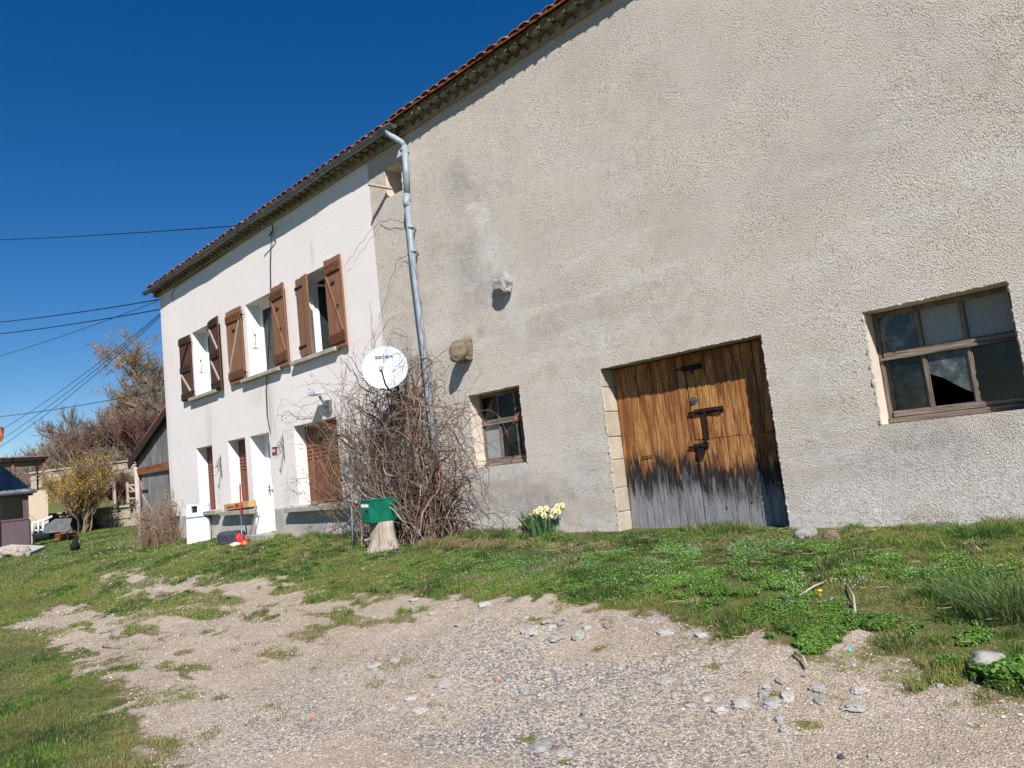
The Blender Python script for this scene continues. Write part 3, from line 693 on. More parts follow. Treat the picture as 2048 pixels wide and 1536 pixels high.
def shutter(x0, x1, z0, z1, hinge_left, kind, ang=0, y=-.055, inside=True, label=None):
    """opened board shutter with inner battens facing out"""
    th = .03; hx = x0 if hinge_left else x1
    M = Matrix.Translation((hx, y, 0)) @ Matrix.Rotation(math.radians(ang), 4, 'Z') @ Matrix.Translation((-hx, -y, 0))
    mat, bm_, = (M_SHUT, M_SHUTR) if kind == 'brown' else (M_SHUTD, M_SHUTDB)
    b = MB(); nb = 4; wd = (x1-x0)/nb
    for i in range(nb):
        b.box((x0+i*wd+.0012, y, z0+random.uniform(-.012, .006)), (x0+(i+1)*wd-.0012, y+th, z1+random.uniform(-.008, .01)), M)
    s = b.build('shutter', mat, HOUSE, .003)
    if label: s['label'] = label
    if inside:
        for zc, hh in ((z1-.19, .16), (z0+.17, .17)) if kind == 'brown' else ((z1-.11, .15), ((z0+z1)/2-.02, .15), (z0+.10, .15)):
            q = MB(); q.box((x0+.012, y-.028, zc-hh/2), (x1-.012, y-.001, zc+hh/2), M, jit=.003); q.build('batten', bm_, s, .004)
        def diag(za, zb_, lr, mt, w=.055):
            xa, xb = (x0+.06, x1-.06) if lr else (x1-.06, x0+.06)
            q = MB(); a = M @ Vector((xa, y-.014, za)); c = M @ Vector((xb, y-.014, zb_)); q.beam(a, c, .026, w, up=(0, 0, 1)); q.build('brace', mt, s, .003)
        if kind == 'brown':
            diag(z0+.27, z1-.28, not hinge_left, M_PALEB if not hinge_left else mat, .035)
            q = MB(); q.box(((x0+x1)/2-.06, y-.03, z1-.46), ((x0+x1)/2+.06, y-.001, z1-.425), M); q.build('handle', bm_, s)
            if hinge_left:
                q = MB(); q.tube([M @ Vector(p) for p in ((x0+.32, y-.01, z0+.76), (x0+.44, y-.012, z0+.74), (x0+.36, y-.014, z0+.66), (x0+.34, y-.01, z0+.76))], .006, 5); q.build('hook', M_IRON, s)
        else:
            zm = (z0+z1)/2-.02; diag(z0+.19, zm-.10, False, M_PALEB, .05); diag(zm+.09, z1-.2, hinge_left is False, bm_ if not hinge_left else M_PALEB, .05)
        for zc in (z1-.19, z0+.17):
            q = MB(); sx = -1 if hinge_left else 1
            q.tube([M @ Vector((hx-sx*.02, y-.005, zc)), M @ Vector((hx+sx*.045, y-.005, zc)), M @ Vector((hx+sx*.05, y+.05, zc))], .011, 6); q.tube([M @ Vector((hx+sx*.03, y-.005, zc-.03)), M @ Vector((hx+sx*.03, y-.005, zc+.03))], .014, 6); q.build('hinge', M_IRON, s)
    else:
        for zc in (z1-.17, z0+.17): strap(s, hx, zc, .30, 1 if hinge_left else -1, M, y)
    return s
shutter(-17.83, -17.24, 3.98, 5.53, False, 'dark', label='dark weathered shutter left of the far upper window', ang=2)
shutter(-16.13, -15.54, 3.97, 5.60, True, 'dark', label='dark weathered shutter right of the far upper window', ang=-5)
shutter(-15.18, -14.50, 3.98, 5.58, False, 'brown', ang=2)
shutter(-13.16, -12.58, 3.99, 5.60, True, 'brown', ang=-3)
shutter(-12.22, -11.72, 4.06, 5.54, True, 'brown', ang=-6, y=-.02, inside=False, label='brown shutter half closed over the open window, black strap hinges outside')
shutter(-11.12, -10.56, 3.97, 5.60, True, 'brown', ang=-2)
# hooks standing on the left reveals
for xx, z in ((-17.22, 4.62), (-14.39, 4.66)):
    q = MB(); q.tube([(xx+.015, HY+.16, z), (xx+.015, HY+.16, z+.27)], .004, 6); q.tube([(xx+.015, HY+.16, z+.27), (xx+.015, HY+.16, z+.30)], .014, 6)
    q.tube([(xx+.012, HY+.10, z), (xx+.012, HY+.22, z)], .005, 5); q.build('shutter_stay', M_IRON, HOUSE)
# ------------------------------------------------------------ ground-floor folding shutters
def folding(o, panels, y=.25):
    xa, xb, za, zb = o; root = None; x = xa+.01; W_ = (xb-xa-.02)/panels
    fr = MB(); fr.box((xa+.002, y+.03, za), (xa+.03, y+.07, zb)); fr.box((xb-.03, y+.03, za), (xb-.002, y+.07, zb)); fr.box((xa+.03, y+.03, zb-.03), (xb-.03, y+.07, zb-.002))
    f = fr.build('folding_shutter', M_FOLD, HOUSE)
    for i in range(panels):
        q = MB(); yy = y+(.0 if i % 2 else .012); x0, x1 = x+i*W_+.003, x+(i+1)*W_-.003
        q.box((x0, yy, za+.02), (x1, yy+.02, zb-.01))
        q.box((x0, yy-.010, za+.02), (x0+.018, yy, zb-.01)); q.box((x1-.018, yy-.010, za+.02), (x1, yy, zb-.01))
        for zz in np.arange(zb-.62, zb-.22, .072):     # louvre slots
            for k in (0,) if W_ < .3 else (0, 1):
                wd = (x1-x0-.07)/(1 if W_ < .3 else 2); xs = x0+.03+k*(wd+.01)
                q.add([(xs, yy-.001, zz), (xs+wd, yy-.001, zz), (xs+wd, yy-.020, zz-.028), (xs, yy-.020, zz-.028), (xs, yy-.001, zz-.034), (xs+wd, yy-.001, zz-.034)], [(0, 3, 2, 1), (3, 4, 5, 2), (0, 4, 3), (1, 2, 5)])
        q.build('shutter_panel', M_FOLD, f, .002)
    q = MB(); xm = xa+(xb-xa)*.17 if panels > 4 else (xa+xb)/2; q.tube([(xm, y-.018, za+.08), (xm, y-.018, zb-.55)], .010, 6)
    for zz in (za+.25, (za+zb)/2, zb-.6): q.box((xm-.02, y-.03, zz), (xm+.02, y-.0, zz+.07))
    q.build('locking_bar', simple('worn brown bar', (.30, .12, .07), .5), f)
    return f
folding(HO['g1'], 4); folding(HO['g2'], 4); f3 = folding(HO['g3'], 6)
for k, s0, s1, zz in (('g1', -17.72, -16.20, 1.34), ('g2', -15.98, -14.50, 1.30), ('g3', -13.10, -10.90, 1.28)):
    sl = sill(HO[k], HOUSE, s0, s1, zz, .16, .10, M_SILL, .25)
# stones and crate resting on the sills
def rockobj(name, c, sz, seed, mat, label, cat='stone', group=None, rough=.25, sub=3):
    b = MB().rock((0, 0, 0), sz, seed, sub, rough); o = b.build(name, mat); o.location = c; return tag(o, label, cat, group)
rockobj('stone', (-16.95, -.06, 1.40), (.13, .07, .065), 3, M_BRST, 'rough brown stone lying on the far ground floor window sill')
rockobj('stone', (-12.02, -.08, 1.315), (.09, .06, .04), 5, M_BRST, 'small brown stone on the wide sill of the big ground floor window')
b = MB(); M = Matrix.Translation((-15.75, -.13, 1.31)) @ Matrix.Rotation(math.radians(-1.5), 4, 'Y')
b.box((0, 0, 0), (1.18, .018, .13), M); b.box((0, .15, 0), (1.18, .168, .13), M); b.box((0, .018, 0), (.02, .15, .13), M); b.box((1.16, .018, 0), (1.18, .15, .13), M); b.box((.02, .018, .002), (1.16, .15, .012), M)
cr = b.build('wooden_crate', M_CRATE, bev=.003); tag(cr, 'shallow pine crate with a red fruit mark on the sill left of the front door', 'crate')
q = MB()
for cx_, w_2 in ((.60, .055), (.70, .05)):
    vs = [M @ Vector((cx_+w_2*1.3*math.cos(a), -.003, .065+w_2*math.sin(a)*.85)) for a in np.linspace(0, 2*pi, 14)[:-1]]; q.add(vs, [tuple(range(13))])
q.build('printed_fruit_mark', simple('red print', (.45, .07, .03)), cr)
q = MB()
for cx_, hh in ((.18, .05), (.27, .075), (.34, .04), (.42, .06)): q.box((cx_-.035, -.004, .035), (cx_+.035, -.001, .035+hh*.8), M, jit=.0)
q.build('printed_fruit_mark', simple('brown print', (.16, .08, .03)), cr)
# ------------------------------------------------------------ front door
xa, xb, za, zb = HO['door']; y = HY+.30
b = MB(); t = .06; b.box((xa, y, za+.12), (xa+t, y+.07, zb)); b.box((xb-t, y, za+.12), (xb, y+.07, zb)); b.box((xa+t, y, zb-t), (xb-t, y+.07, zb))
dr = b.build('front_door', M_WPVC, HOUSE, .004); x0, x1, z0 = xa+t+.004, xb-t-.004, za+.13; z1 = zb-t-.004; zs = z0+.86
b = MB(); u = .10
b.box((x0, y+.01, z0), (x0+u, y+.06, z1)); b.box((x1-u, y+.01, z0), (x1, y+.06, z1)); b.box((x0+u, y+.01, z1-u), (x1-u, y+.06, z1)); b.box((x0+u, y+.01, zs-.04), (x1-u, y+.06, zs+.06)); b.box((x0+u, y+.018, z0), (x1-u, y+.05, zs-.04))
b.box((x0+u+.03, y+.008, z0+.10), (x1-u-.03, y+.018, zs-.12)); b.build('door_leaf', M_WPVC, dr, .005)
b = MB(); b.box((x0+u, y+.03, zs+.06), (x1-u, y+.036, z1-u)); b.build('door_glass', simple('frosted door glass', (.42, .50, .46), .25), dr)
b = MB(); b.box((x0+.02, y+.0, zs-.12), (x0+.06, y+.01, zs+.12)); b.tube([(x0+.04, y-.03, zs+.05), (x0+.04, y+.0, zs+.05)], .01, 6); b.tube([(x0+.04, y-.035, zs+.05), (x0+.15, y-.04, zs+.05)], .011, 6); b.build('handle', M_ZINC, dr)
b = MB(); b.box((x0+u+.03, y-.004, zs-.03), (x1-u-.02, y+.009, zs+.005)); b.build('letter_slot', M_ZINC, dr)
b = MB(); b.box((xa-.04, -.22, .52), (xb+.04, HY+.40, za+.12), jit=.01); b.build('door_step', M_SILL, HOUSE, .01)
# ------------------------------------------------------------ barn windows
def barn_window(o, cols, y, zmid, label, panes, tm=.026):
    xa, xb, za, zb = o; f = MB(); zf = za+.045
    f.box((xa+.003, y, zf), (xa+.032, y+.06, zb-.003)); f.box((xb-.05, y, zf), (xb-.003, y+.06, zb-.003)); f.box((xa+.032, y, zb-.05), (xb-.05, y+.06, zb-.003))
    w = f.build('window', M_OLDW, BARN, .004); w['label'] = label
    r = MB(); r.box((xa+.003, y-.03, za+.003), (xb-.003, y+.07, za+.05), jit=.003); r.box((xa+.05, y-.006, za+.052), (xb-.05, y+.05, za+.10), jit=.002); r.build('window_sill', M_OLDWH, w, .004)
    r = MB(); r.box((xa+.05, y-.012, zmid-.02), (xb-.05, y+.055, zmid+.035), jit=.003); r.box((xa+.02, y-.02, zmid-.035), (xb-.03, y-.012, zmid-.012), jit=.002); r.build('transom', M_OLDWH, w, .003)
    n = len(cols)+1; xs = [xa+.032]+cols+[xb-.05]
    mu = MB()
    for c in cols:
        mu.box((c-tm/2, y+.004, za+.10), (c+tm/2, y+.045, zmid-.02)); mu.box((c-tm/2, y+.004, zmid+.035), (c+tm/2, y+.045, zb-.05))
    for i in range(n):   # thin glazing strips
        for (p, q) in ((za+.10, zmid-.02), (zmid+.035, zb-.05)):
            X0 = xs[i]+(tm/2 if i else 0); X1 = xs[i+1]-(tm/2 if i < n-1 else 0)
            mu.box((X0, y+.012, p), (X0+.010, y+.022, q)); mu.box((X1-.010, y+.012, p), (X1, y+.022, q)); mu.box((X0+.01, y+.012, p), (X1-.01, y+.022, p+.010))
    mu.build('mullion', M_OLDW, w, .002)
    k = 0
    for i in range(n):
        for (p, q, row) in ((za+.10, zmid-.02, 0), (zmid+.035, zb-.05, 1)):
            X0 = xs[i]+(tm/2 if i else 0); X1 = xs[i+1]-(tm/2 if i < n-1 else 0); g = MB(); mt = panes[row][i]
            yy = y+.026+random.uniform(-.002, .002)
            if mt == 'broken':
                z_a, z_b = p+(q-p)*.62, p+(q-p)*.16; pts = [(X0, z_a), (X0+(X1-X0)*.3, z_a-(q-p)*.1), (X0+(X1-X0)*.7, z_b+(q-p)*.14), (X1, z_b)]
                v = [(a, yy, b_) for a, b_ in pts]+[(X1, yy, q), (X0, yy, q)]; v += [(a, yy+.004, c) for a, _, c in v]
                g.add(v, [(0, 1, 2, 3, 4, 5), (11, 10, 9, 8, 7, 6)]+[(i2, i2+6, (i2+1) % 6+6, (i2+1) % 6) for i2 in range(6)]); mt = M_WEB
            else: g.box((X0, yy, p), (X1, yy+.004, q))
            g.build('pane', mt, w)
    return w
M_WEB = glass_mat('cobwebbed broken glass', (.06, .075, .085), .45, .5)
barn_window(BO['rw'], [-1.865, -1.51], .25, 2.215, 'wide barn window of six panes, one lower pane broken', [[M_GL, 'broken', M_GL], [M_GLD, M_RIB, M_RIB]])
barn_window(BO['sw'], [-7.34, -7.0], .22, 2.235, 'small barn window of six panes with one ribbed white pane', [[M_RIB, M_GL, M_GL], [M_GL, M_GL, M_GL]], .028)
# ------------------------------------------------------------ barn double door
xa, xb, za, zb = BO['bd']; y = .25; XM = -4.29
def planks(x0, x1, z0, z1, n, y, base=0.):
    b = MB(); cuts = sorted([x0+(x1-x0)*(i+random.uniform(-.12, .12))/n for i in range(1, n)]); cuts = [x0]+cuts+[x1]
    for p, q in zip(cuts[:-1], cuts[1:]):
        yy = y+random.uniform(-.003, .004); b.box((p+.0035, yy, z0+random.uniform(-.012, .0)), (q-.0035, yy+.028, z1))
    return b
leafL = planks(xa+.02, XM-.004, .62, zb-.015, 9, y).build('door_leaf', M_BD, BARN, .003)
leafR = planks(XM+.004, xb-.02, 1.66, zb-.015, 9, y+.004).build('door_leaf', M_BD, BARN, .003)
leafB = planks(XM+.004, xb-.02, .62, 1.650, 8, y+.002).build('door_leaf', M_BD, BARN, .003)
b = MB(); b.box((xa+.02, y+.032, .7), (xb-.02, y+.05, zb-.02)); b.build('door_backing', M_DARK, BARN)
def nails(parent, pts):
    q = MB()
    for (x, z) in pts: q.tube([(x, y-.009, z), (x, y+.004, z)], .011, 8)
    q.build('nails', M_ZINC, parent)
nails(leafL, [(xa+.07+.108*i, 2.36+.006*i) for i in range(9)])
nails(leafR, [(-3.56, 2.36), (-3.50, 2.40), (-3.49, 2.33), (-3.40, 2.39), (-3.38, 2.34), (-3.29, 2.40), (-3.44, 1.90), (-3.38, 1.93), (-3.36, 1.87), (-3.28, 1.91), (-3.40, 2.53)])
nails(leafB, [(-3.38, 1.12), (-4.0, .9), (-3.7, .95)])
def bolt(name, parent, x0, x1, z, r, hand=.0, mat=M_IRON):
    q = MB(); q.box((x0, y-.012, z-.03), (x1, y-.002, z+.03)); q.tube([(x0-.06, y-.025, z), (x1, y-.025, z)], r, 8)
    q.box((x0+.03, y-.036, z-.02), (x0+.055, y-.012, z+.02)); q.box((x1-.05, y-.036, z-.02), (x1-.025, y-.012, z+.02))
    if hand: q.box((x0+.13, y-.05, z-hand), (x0+.155, y-.035, z+.01))
    q.build(name, mat, parent, .002)
bolt('top_bolt', leafR, -4.33, -4.07, 2.47, .008, .07)
bolt('latch_bolt', leafR, -4.24, -3.88, 1.965, .014, .26)
q = MB(); q.beam((-4.10, y-.03, 1.95), (-4.09, y-.05, 1.64), .03, .018, up=(0, 1, 0)); q.build('hasp_bar', M_IRON, leafR)
bolt('lower_bolt', leafB, -4.30, -4.12, 1.585, .012, .0)
q = MB(); q.box((-4.25, y-.05, 1.49), (-4.17, y-.012, 1.56)); q.tube([(-4.24, y-.03, 1.56), (-4.24, y-.03, 1.60), (-4.18, y-.03, 1.60), (-4.18, y-.03, 1.56)], .007, 6); q.build('padlock', M_IRON, leafB)
q = MB(); q.tube([(-4.225, y-.008, 2.10), (-4.225, y+.002, 2.10)], .042, 16); q.tube([(-4.225, y-.03, 2.10), (-4.225, y-.008, 2.10)], .018, 8); q.build('lock_cylinder', M_ZINC, leafR)
q = MB(); q.tube([(-5.0, y-.006, 1.53), (-5.0, y-.02, 1.53), (-4.85, y-.02, 1.535), (-4.85, y-.006, 1.535)], .006, 5); q.build('staple', M_IRON, leafL)
for s_, zz in ((-1, .8),):
    pass
z = .62
while z < 2.60:
    h = random.uniform(.26, .34); q = MB(); zt = min(z+h-.005, 2.635)
    q.box((xa-.09+random.uniform(-.01, .01), .004, z), (xa+.012, y+.02, zt), jit=.004); q.build('jamb_stone', M_QUOIN, BARN, .012); z += h
b = MB()  # plaster lip left of the quoins
b.rock((0, 0, 0), (.05, .03, .9), 4, 3, .1); 
# stones sticking out of the wall
for nm, (x, z_, sx, sz, pr_, sd, mt, lab) in enumerate(((-6.70, 4.04, .17, .15, .13, 6, M_GRAN, 'grey wall stone jutting out, smeared with mortar'), (-7.60, 3.30, .13, .19, .24, 9, M_BRST, 'brown lichened stone jutting out above the small barn window'))):
    b = MB().rock((x, -.03, z_), (sx, pr_, sz), sd, 3, .30, smooth=False, box=.7); q = b.build('projecting_stone', mt, BARN); q['label'] = lab
# board jutting from the wall under the hay hole
tag(MB().beam((-9.02, .02, 6.25), (-9.22, -.30, 6.33), .06, .035).build('wooden_board', M_PALEB, bev=.003), 'short bare board sticking out of the wall below the hay loft hole', 'board')
# ------------------------------------------------------------ fittings on the house wall
def cable(pts, r, label, name='cable', mat=M_CABLE, cat='cable', group=None, n=5):
    o = MB().tube(pts, r, n).build(name, mat); return tag(o, label, cat, group)
def sagl(a, b, sag, n=24):
    a = np.array(a); b = np.array(b); return [a+(b-a)*t-np.array([0, 0, 4*sag*t*(1-t)]) for t in np.linspace(0, 1, n)]
cp = [P(545, 455, -.05), P(541, 500, -.03), P(540, 530, -.03), P(541, 590, -.03), P(538, 680, -.03), P(535, 735, -.04), P(532, 780, -.03), P(534, 830, -.03), P(540, 863, -.03)]
cable(cp, .009, 'thin black cable running down the house wall to just above the front door')
lp = [P(516, 450, -.30), P(530, 446, -.25), P(541, 446, -.2), P(546, 452, -.15), P(545, 462, -.06), P(538, 472, -.03)]
cable(lp, .014, 'thick black service cable looping from the gutter to the wall')
ec = [P(345, 600, -.03), P(343, 590, -.03), P(349, 575, -.03), P(400, 540, -.03), P(470, 492, -.03), P(520, 458, -.03)]
cable(ec, .008, 'thin grey cable pinned to the wall under the roof tiles')
A = np.array([-19.14, -.05, 6.85])
def far(px, py, dep): return at(px, py, dep)
cable([far(-260, 482, 34)]+sagl(far(-260, 482, 34), P(480, 451, .0), .15)[1:], .012, 'overhead wire reaching the roof edge above the windows, highest of the wires', 'overhead_wire', cat='wire')
for (p0, p1, r, sg, lab) in (((-240, 655), (319, 599), .015, .25, 'thick overhead wire meeting the house corner just under the eave'), ((-240, 681), (319, 619), .015, .25, 'thick overhead wire meeting the house corner below the eave, second of the two thick ones'),
        ((-240, 762), (316, 602), .008, .35, 'thin overhead wire crossing behind the thick ones near the house corner'), ((-200, 945), (321, 627), .008, .7, 'thin drooping wire, upper of the three fanning down to the left from the house corner'),
        ((-200, 975), (321, 629), .008, .7, 'thin drooping wire, middle of the three fanning down to the left from the house corner'), ((-200, 985), (321, 633), .008, .8, 'thin drooping wire, lowest of the three fanning down to the left from the house corner')):
    cable(sagl(far(*p0, 36), P(*p1, .0), sg), r, lab, 'overhead_wire', cat='wire')
cable(sagl(far(-200, 842, 40), far(360, 772, 22), .35), .012, 'overhead wire crossing low in front of the bare trees and running behind the house', 'overhead_wire', cat='wire')
for (x, yy) in ((302, 598), (317, 619)):
    pass
def scroll(x, z, flip, label):
    q = MB(); r = .0055; q.tube([(x, -.02, z+.30), (x, -.02, z-.22)], r, 6)
    def spiral(cx, cz, R, a0, turns, s):
        return [(cx-R*(1-.75*t)*math.cos(a0+s*turns*2*pi*t), -.02-.0*t, cz+R*(1-.75*t)*math.sin(a0+s*turns*2*pi*t)) for t in np.linspace(0, 1, 22)]
    q.tube(spiral(x-.13, z+.05, .12, 0, 1.3, 1), r*.8, 5); q.tube(spiral(x-.07, z+.20, .07, 0, 1.2, -1), r*.7, 5)
    q.tube([(x-.02, -.02, z-.05), (x-.08, -.02, z-.18), (x-.15, -.02, z-.34), (x-.19, -.02, z-.42)], r, 5)
    q.tube([(x-.19, -.02, z-.42), (x-.22, -.02, z-.40), (x-.21, -.02, z-.36), (x-.18, -.02, z-.38)], r*.8, 5)
    q.tube([(x-.25, -.10, z+.03), (x, -.02, z+.06)], r, 5)
    return tag(q.build('wall_bracket', M_ZINC if flip else M_IRON), label, 'bracket')
scroll(-13.14, 2.40, 0, 'scrolled wrought iron bracket on the wall right of the front door')
scroll(-16.02, 2.25, 0, 'scrolled wrought iron bracket between the two narrow brown shutters')
b = MB(); b.box((-13.64, -.012, 2.34), (-13.46, HY, 2.48)); pq = b.build('door_plaque', simple('dark red enamel', (.22, .02, .03), .4)); tag(pq, 'small dark red enamel plaque on the wall right of the front door', 'plaque')
b = MB()
for i in range(3): b.box((-13.615+.05*i, -.016, 2.375), (-13.60+.05*i, -.013, 2.445)); b.box((-13.60+.05*i, -.016, 2.43-.03*i), (-13.585+.05*i, -.013, 2.44-.03*i))
b.build('plaque_figures', M_WPVC, pq)
L_ = empty('outdoor_lamp', (-11.45, 0, 3.2), 'grey and white floodlight under the third upper window, half behind rose canes', 'lamp')
q = MB(); q.box((-11.60, -.30, 3.22), (-11.33, -.13, 3.30), Matrix.Identity(4)); q.build('lamp_head', M_DISH, L_, .01)
q = MB(); q.tube([(-11.40, HY, 3.02), (-11.40, -.08, 3.02), (-11.42, -.17, 3.2)], .025, 8); q.box((-11.47, -.05, 2.90), (-11.32, HY, 3.12)); q.build('lamp_arm', M_ZINC, L_, .006)
# ------------------------------------------------------------ satellite dish
DC = Vector((-8.80, -.60, 3.255)); nrm = Vector((.74, -.62, .24)).normalized(); D_ = empty('satellite_dish', DC, 'white round satellite dish with blue lettering mounted among the bare vines', 'satellite dish')
upv = (Vector((0, 0, 1))-nrm*nrm.z).normalized(); rt = upv.cross(nrm)
Q = Matrix((rt, upv, nrm)).transposed().to_4x4(); Q.translation = DC
def dl(x, yv, z): return Q @ Vector((x, yv, z))
RD = .345; vs = [dl(0, 0, -.06)]; fs = []; nr, na = 10, 56
for i in range(1, nr+1):
    for j in range(na):
        a = 2*pi*j/na; rr = RD*i/nr; vs.append(dl(rr*math.cos(a)*.98, rr*math.sin(a), -.06+.06*(i/nr)**2))
for j in range(na): fs.append((0, 1+j, 1+(j+1) % na))
for i in range(nr-1):
    for j in range(na): a = 1+i*na+j; b_ = 1+i*na+(j+1) % na; fs.append((a, a+na, b_+na, b_))
q = MB(); q.add(vs, fs, True); rim = [dl(RD*math.cos(2*pi*j/40)*.98, RD*math.sin(2*pi*j/40), .0) for j in range(41)]; q.tube(rim, .006, 6)
o = q.build('reflector', M_DISH, D_); sm = o.modifiers.new('solid', 'SOLIDIFY'); sm.thickness = .004
LB = dl(-.03, -.17, .38); q = MB(); q.tube([dl(.04, -RD-.02, -.02), dl(0, -RD+.02, .14), LB], .013, 8); q.build('feed_arm', M_BLK, D_)
q = MB(); q.tube([LB+upv*.0, LB+Vector((0, 0, .03))+nrm*-.03], [.032, .034], 12); q.tube([LB+nrm*.03-upv*.05, LB+upv*.01], .026, 10); q.build('receiver', simple('grey receiver', (.35, .38, .38), .4), D_)
q = MB(); q.tube([dl(0, 0, -.065), dl(0, -.05, -.18), Vector((-8.95, -.28, 3.10))], .022, 8); q.tube([Vector((-8.95, -.28, 3.25)), Vector((-8.95, -.28, 2.80)), Vector((-8.95, 0., 2.80))], .022, 8); q.build('mount', M_BLK, D_)
# lettering S E D E A in wide strokes on the reflector
q = MB(); ch = .036; cw = .042; sx = -.135; t = .0085
def stroke(x0, y0, x1, y1):
    zf = lambda x, yv: -.06+.06*((x*x+yv*yv)/(RD*RD))+.004
    d = Vector((x1-x0, y1-y0)); L = d.length; k = 1
    nn = Vector((-d.y, d.x)).normalized()*t/2; pts = [(x0+nn.x, y0+nn.y), (x1+nn.x, y1+nn.y), (x1-nn.x, y1-nn.y), (x0-nn.x, y0-nn.y)]
    q.add([dl(a, b_, zf(a, b_)+.0015) for a, b_ in pts], [(0, 1, 2, 3), (3, 2, 1, 0)])
for i, c in enumerate('SEDEA'):
    x = sx+i*(cw+.012); yb = .165; G_ = {'S': [(0, 0, 1, 0), (1, 0, 1, .5), (1, .5, 0, .5), (0, .5, 0, 1), (0, 1, 1, 1)], 'E': [(0, 0, 1, 0), (0, .5, .9, .5), (0, 1, 1, 1), (0, 0, 0, 1)],
        'D': [(0, 0, .8, 0), (.8, 0, 1, .25), (1, .25, 1, .75), (1, .75, .8, 1), (.8, 1, 0, 1), (0, 0, 0, 1)], 'A': [(0, 0, .5, 1), (.5, 1, 1, 0), (.25, .35, .8, .35)]}[c]
    for (a, b_, c2, d2) in G_: stroke(x+a*cw, yb+b_*ch, x+c2*cw, yb+d2*ch)
q.build('lettering', M_BLUE, D_)
# ------------------------------------------------------------ mailbox on a stump
sp_ = gp(764, 1103); sx_, sy_, sz_ = float(sp_[0])-.13, float(sp_[1])+.14, float(H(sp_[0], sp_[1]+.14))
q = MB(); ringn = 20; pts = []; vs = []; fs = []
prof = [(-.12, .27), (0., .245), (.06, .215), (.16, .19), (.3, .178), (.40, .172)]
for (zz, rr) in prof:
    for j in range(ringn):
        a = 2*pi*j/ringn; k = 1+.12*math.sin(3*a+1)*math.exp(-zz*4)+.05*math.sin(5*a)+.03*math.sin(11*a); vs.append((sx_+rr*k*math.cos(a), sy_+rr*k*math.sin(a)*.95, sz_+zz))
for i in range(len(prof)-1):
    for j in range(ringn): a = i*ringn+j; b_ = i*ringn+(j+1) % ringn; fs.append((a, b_, b_+ringn, a+ringn))
fs.append(tuple((len(prof)-1)*ringn+j for j in range(ringn))); q.add(vs, fs, True)
q.rock((sx_-.19, sy_-.10, sz_+.10), (.05, .06, .09), 8, 3, .2); q.tube([(sx_-.13, sy_-.16, sz_+.15), (sx_-.05, sy_-.28, sz_+.17)], [.025, .018], 8)
st = q.build('tree_stump', M_STUMP); tag(st, 'bleached knobbly tree stump carrying the green letter box', 'tree stump')
MBX = empty('letter_box', (sx_, sy_, sz_+.40), 'green steel letter box with a white name strip standing on the stump', 'letter box')
Mx = Matrix.Translation((sx_-.02, sy_, sz_+.402)) @ Matrix.Rotation(math.radians(-4), 4, 'Z') @ Matrix.Rotation(math.radians(2), 4, 'Y')
q = MB(); q.box((-.14, -.25, 0), (.14, .25, .325), Mx); q.build('box_body', M_GREEN, MBX, .008)
q = MB(); q.box((-.148, -.265, .322), (.148, .255, .336), Mx); q.build('lid', M_GREEN, MBX, .004)
q = MB(); q.box((-.126, -.259, .012), (.126, -.2505, .31), Mx); dd = q.build('letter_box_door', M_GREEN, MBX, .004)
q = MB(); q.box((-.108, -.263, .235), (.10, -.2592, .278), Mx); q.build('name_strip', M_WPVC, dd)
q = MB(); q.box((.0, -.264, .165), (.085, -.2592, .190), Mx); q.build('name_slot', M_BLK, dd)
q = MB(); q.tube([Mx @ Vector((-.09, -.266, .14)), Mx @ Vector((-.09, -.259, .14))], .012, 10); q.build('lock', M_ZINC, dd)
# ------------------------------------------------------------ things leaning on the plinth
fx, fy = -16.95, -.22; fz = float(H(fx, fy))
FR = empty('white_panel', (fx, fy, fz), 'white enamel appliance panel with a square hole propped against the plinth', 'appliance panel')
M = Matrix.Translation((fx, fy, fz-.02)) @ Matrix.Rotation(math.radians(38), 4, 'Z') @ Matrix.Rotation(math.radians(-3), 4, 'X')
q = MB(); w2 = .27; q.box((-w2, -.05, 0), (w2, .03, .56), M); q.box((-w2, -.05, .60), (w2, .03, .64), M)
q.box((-w2, -.05, .64), (-w2+.12, .03, .88), M); q.box((-w2+.27, -.05, .64), (w2, .03, .88), M); q.box((-w2+.12, -.05, .84), (-w2+.27, .03, .88), M); q.box((-w2+.12, -.05, .64), (-w2+.27, .03, .69), M)
q.build('panel', M_WPVC, FR, .006)
q = MB(); q.box((-w2+.12, .005, .69), (-w2+.27, .028, .84), M); q.build('hole_backing', M_BLK, FR)
q = MB(); q.box((-w2+.01, -.045, .562), (w2-.01, .025, .598), M); q.build('trim_strip', simple('blue grey trim', (.12, .20, .36), .4), FR)
tx, ty = -15.0, -.34; tz = float(H(tx, ty))
TB = empty('plastic_tool_box', (tx, ty, tz), 'dark grey plastic box with a red lining on the grass by the broom', 'box')
M = Matrix.Translation((tx, ty, tz-.03)) @ Matrix.Rotation(math.radians(25), 4, 'Z')
q = MB(); v = [(-.22, -.15, 0), (.22, -.15, 0), (.22, .15, 0), (-.22, .15, 0), (-.24, -.17, .22), (.24, -.17, .22), (.24, .17, .22), (-.24, .17, .22), (-.20, -.12, .28), (.20, -.12, .28), (.20, .12, .28), (-.20, .12, .28)]
q.add([M @ Vector(p) for p in v], [(0, 3, 2, 1), (0, 1, 5, 4), (1, 2, 6, 5), (2, 3, 7, 6), (3, 0, 4, 7), (4, 5, 9, 8), (5, 6, 10, 9), (6, 7, 11, 10), (7, 4, 8, 11), (8, 9, 10, 11)]); q.build('tub', simple('dark slate plastic', (.045, .055, .07), .5), TB, .02)
q = MB(); q.rock((0, 0, 0), (.09, .11, .10), 4, 3, .3, M @ Matrix.Translation((.24, -.04, .12))); q.build('red_lining', M_RED, TB)
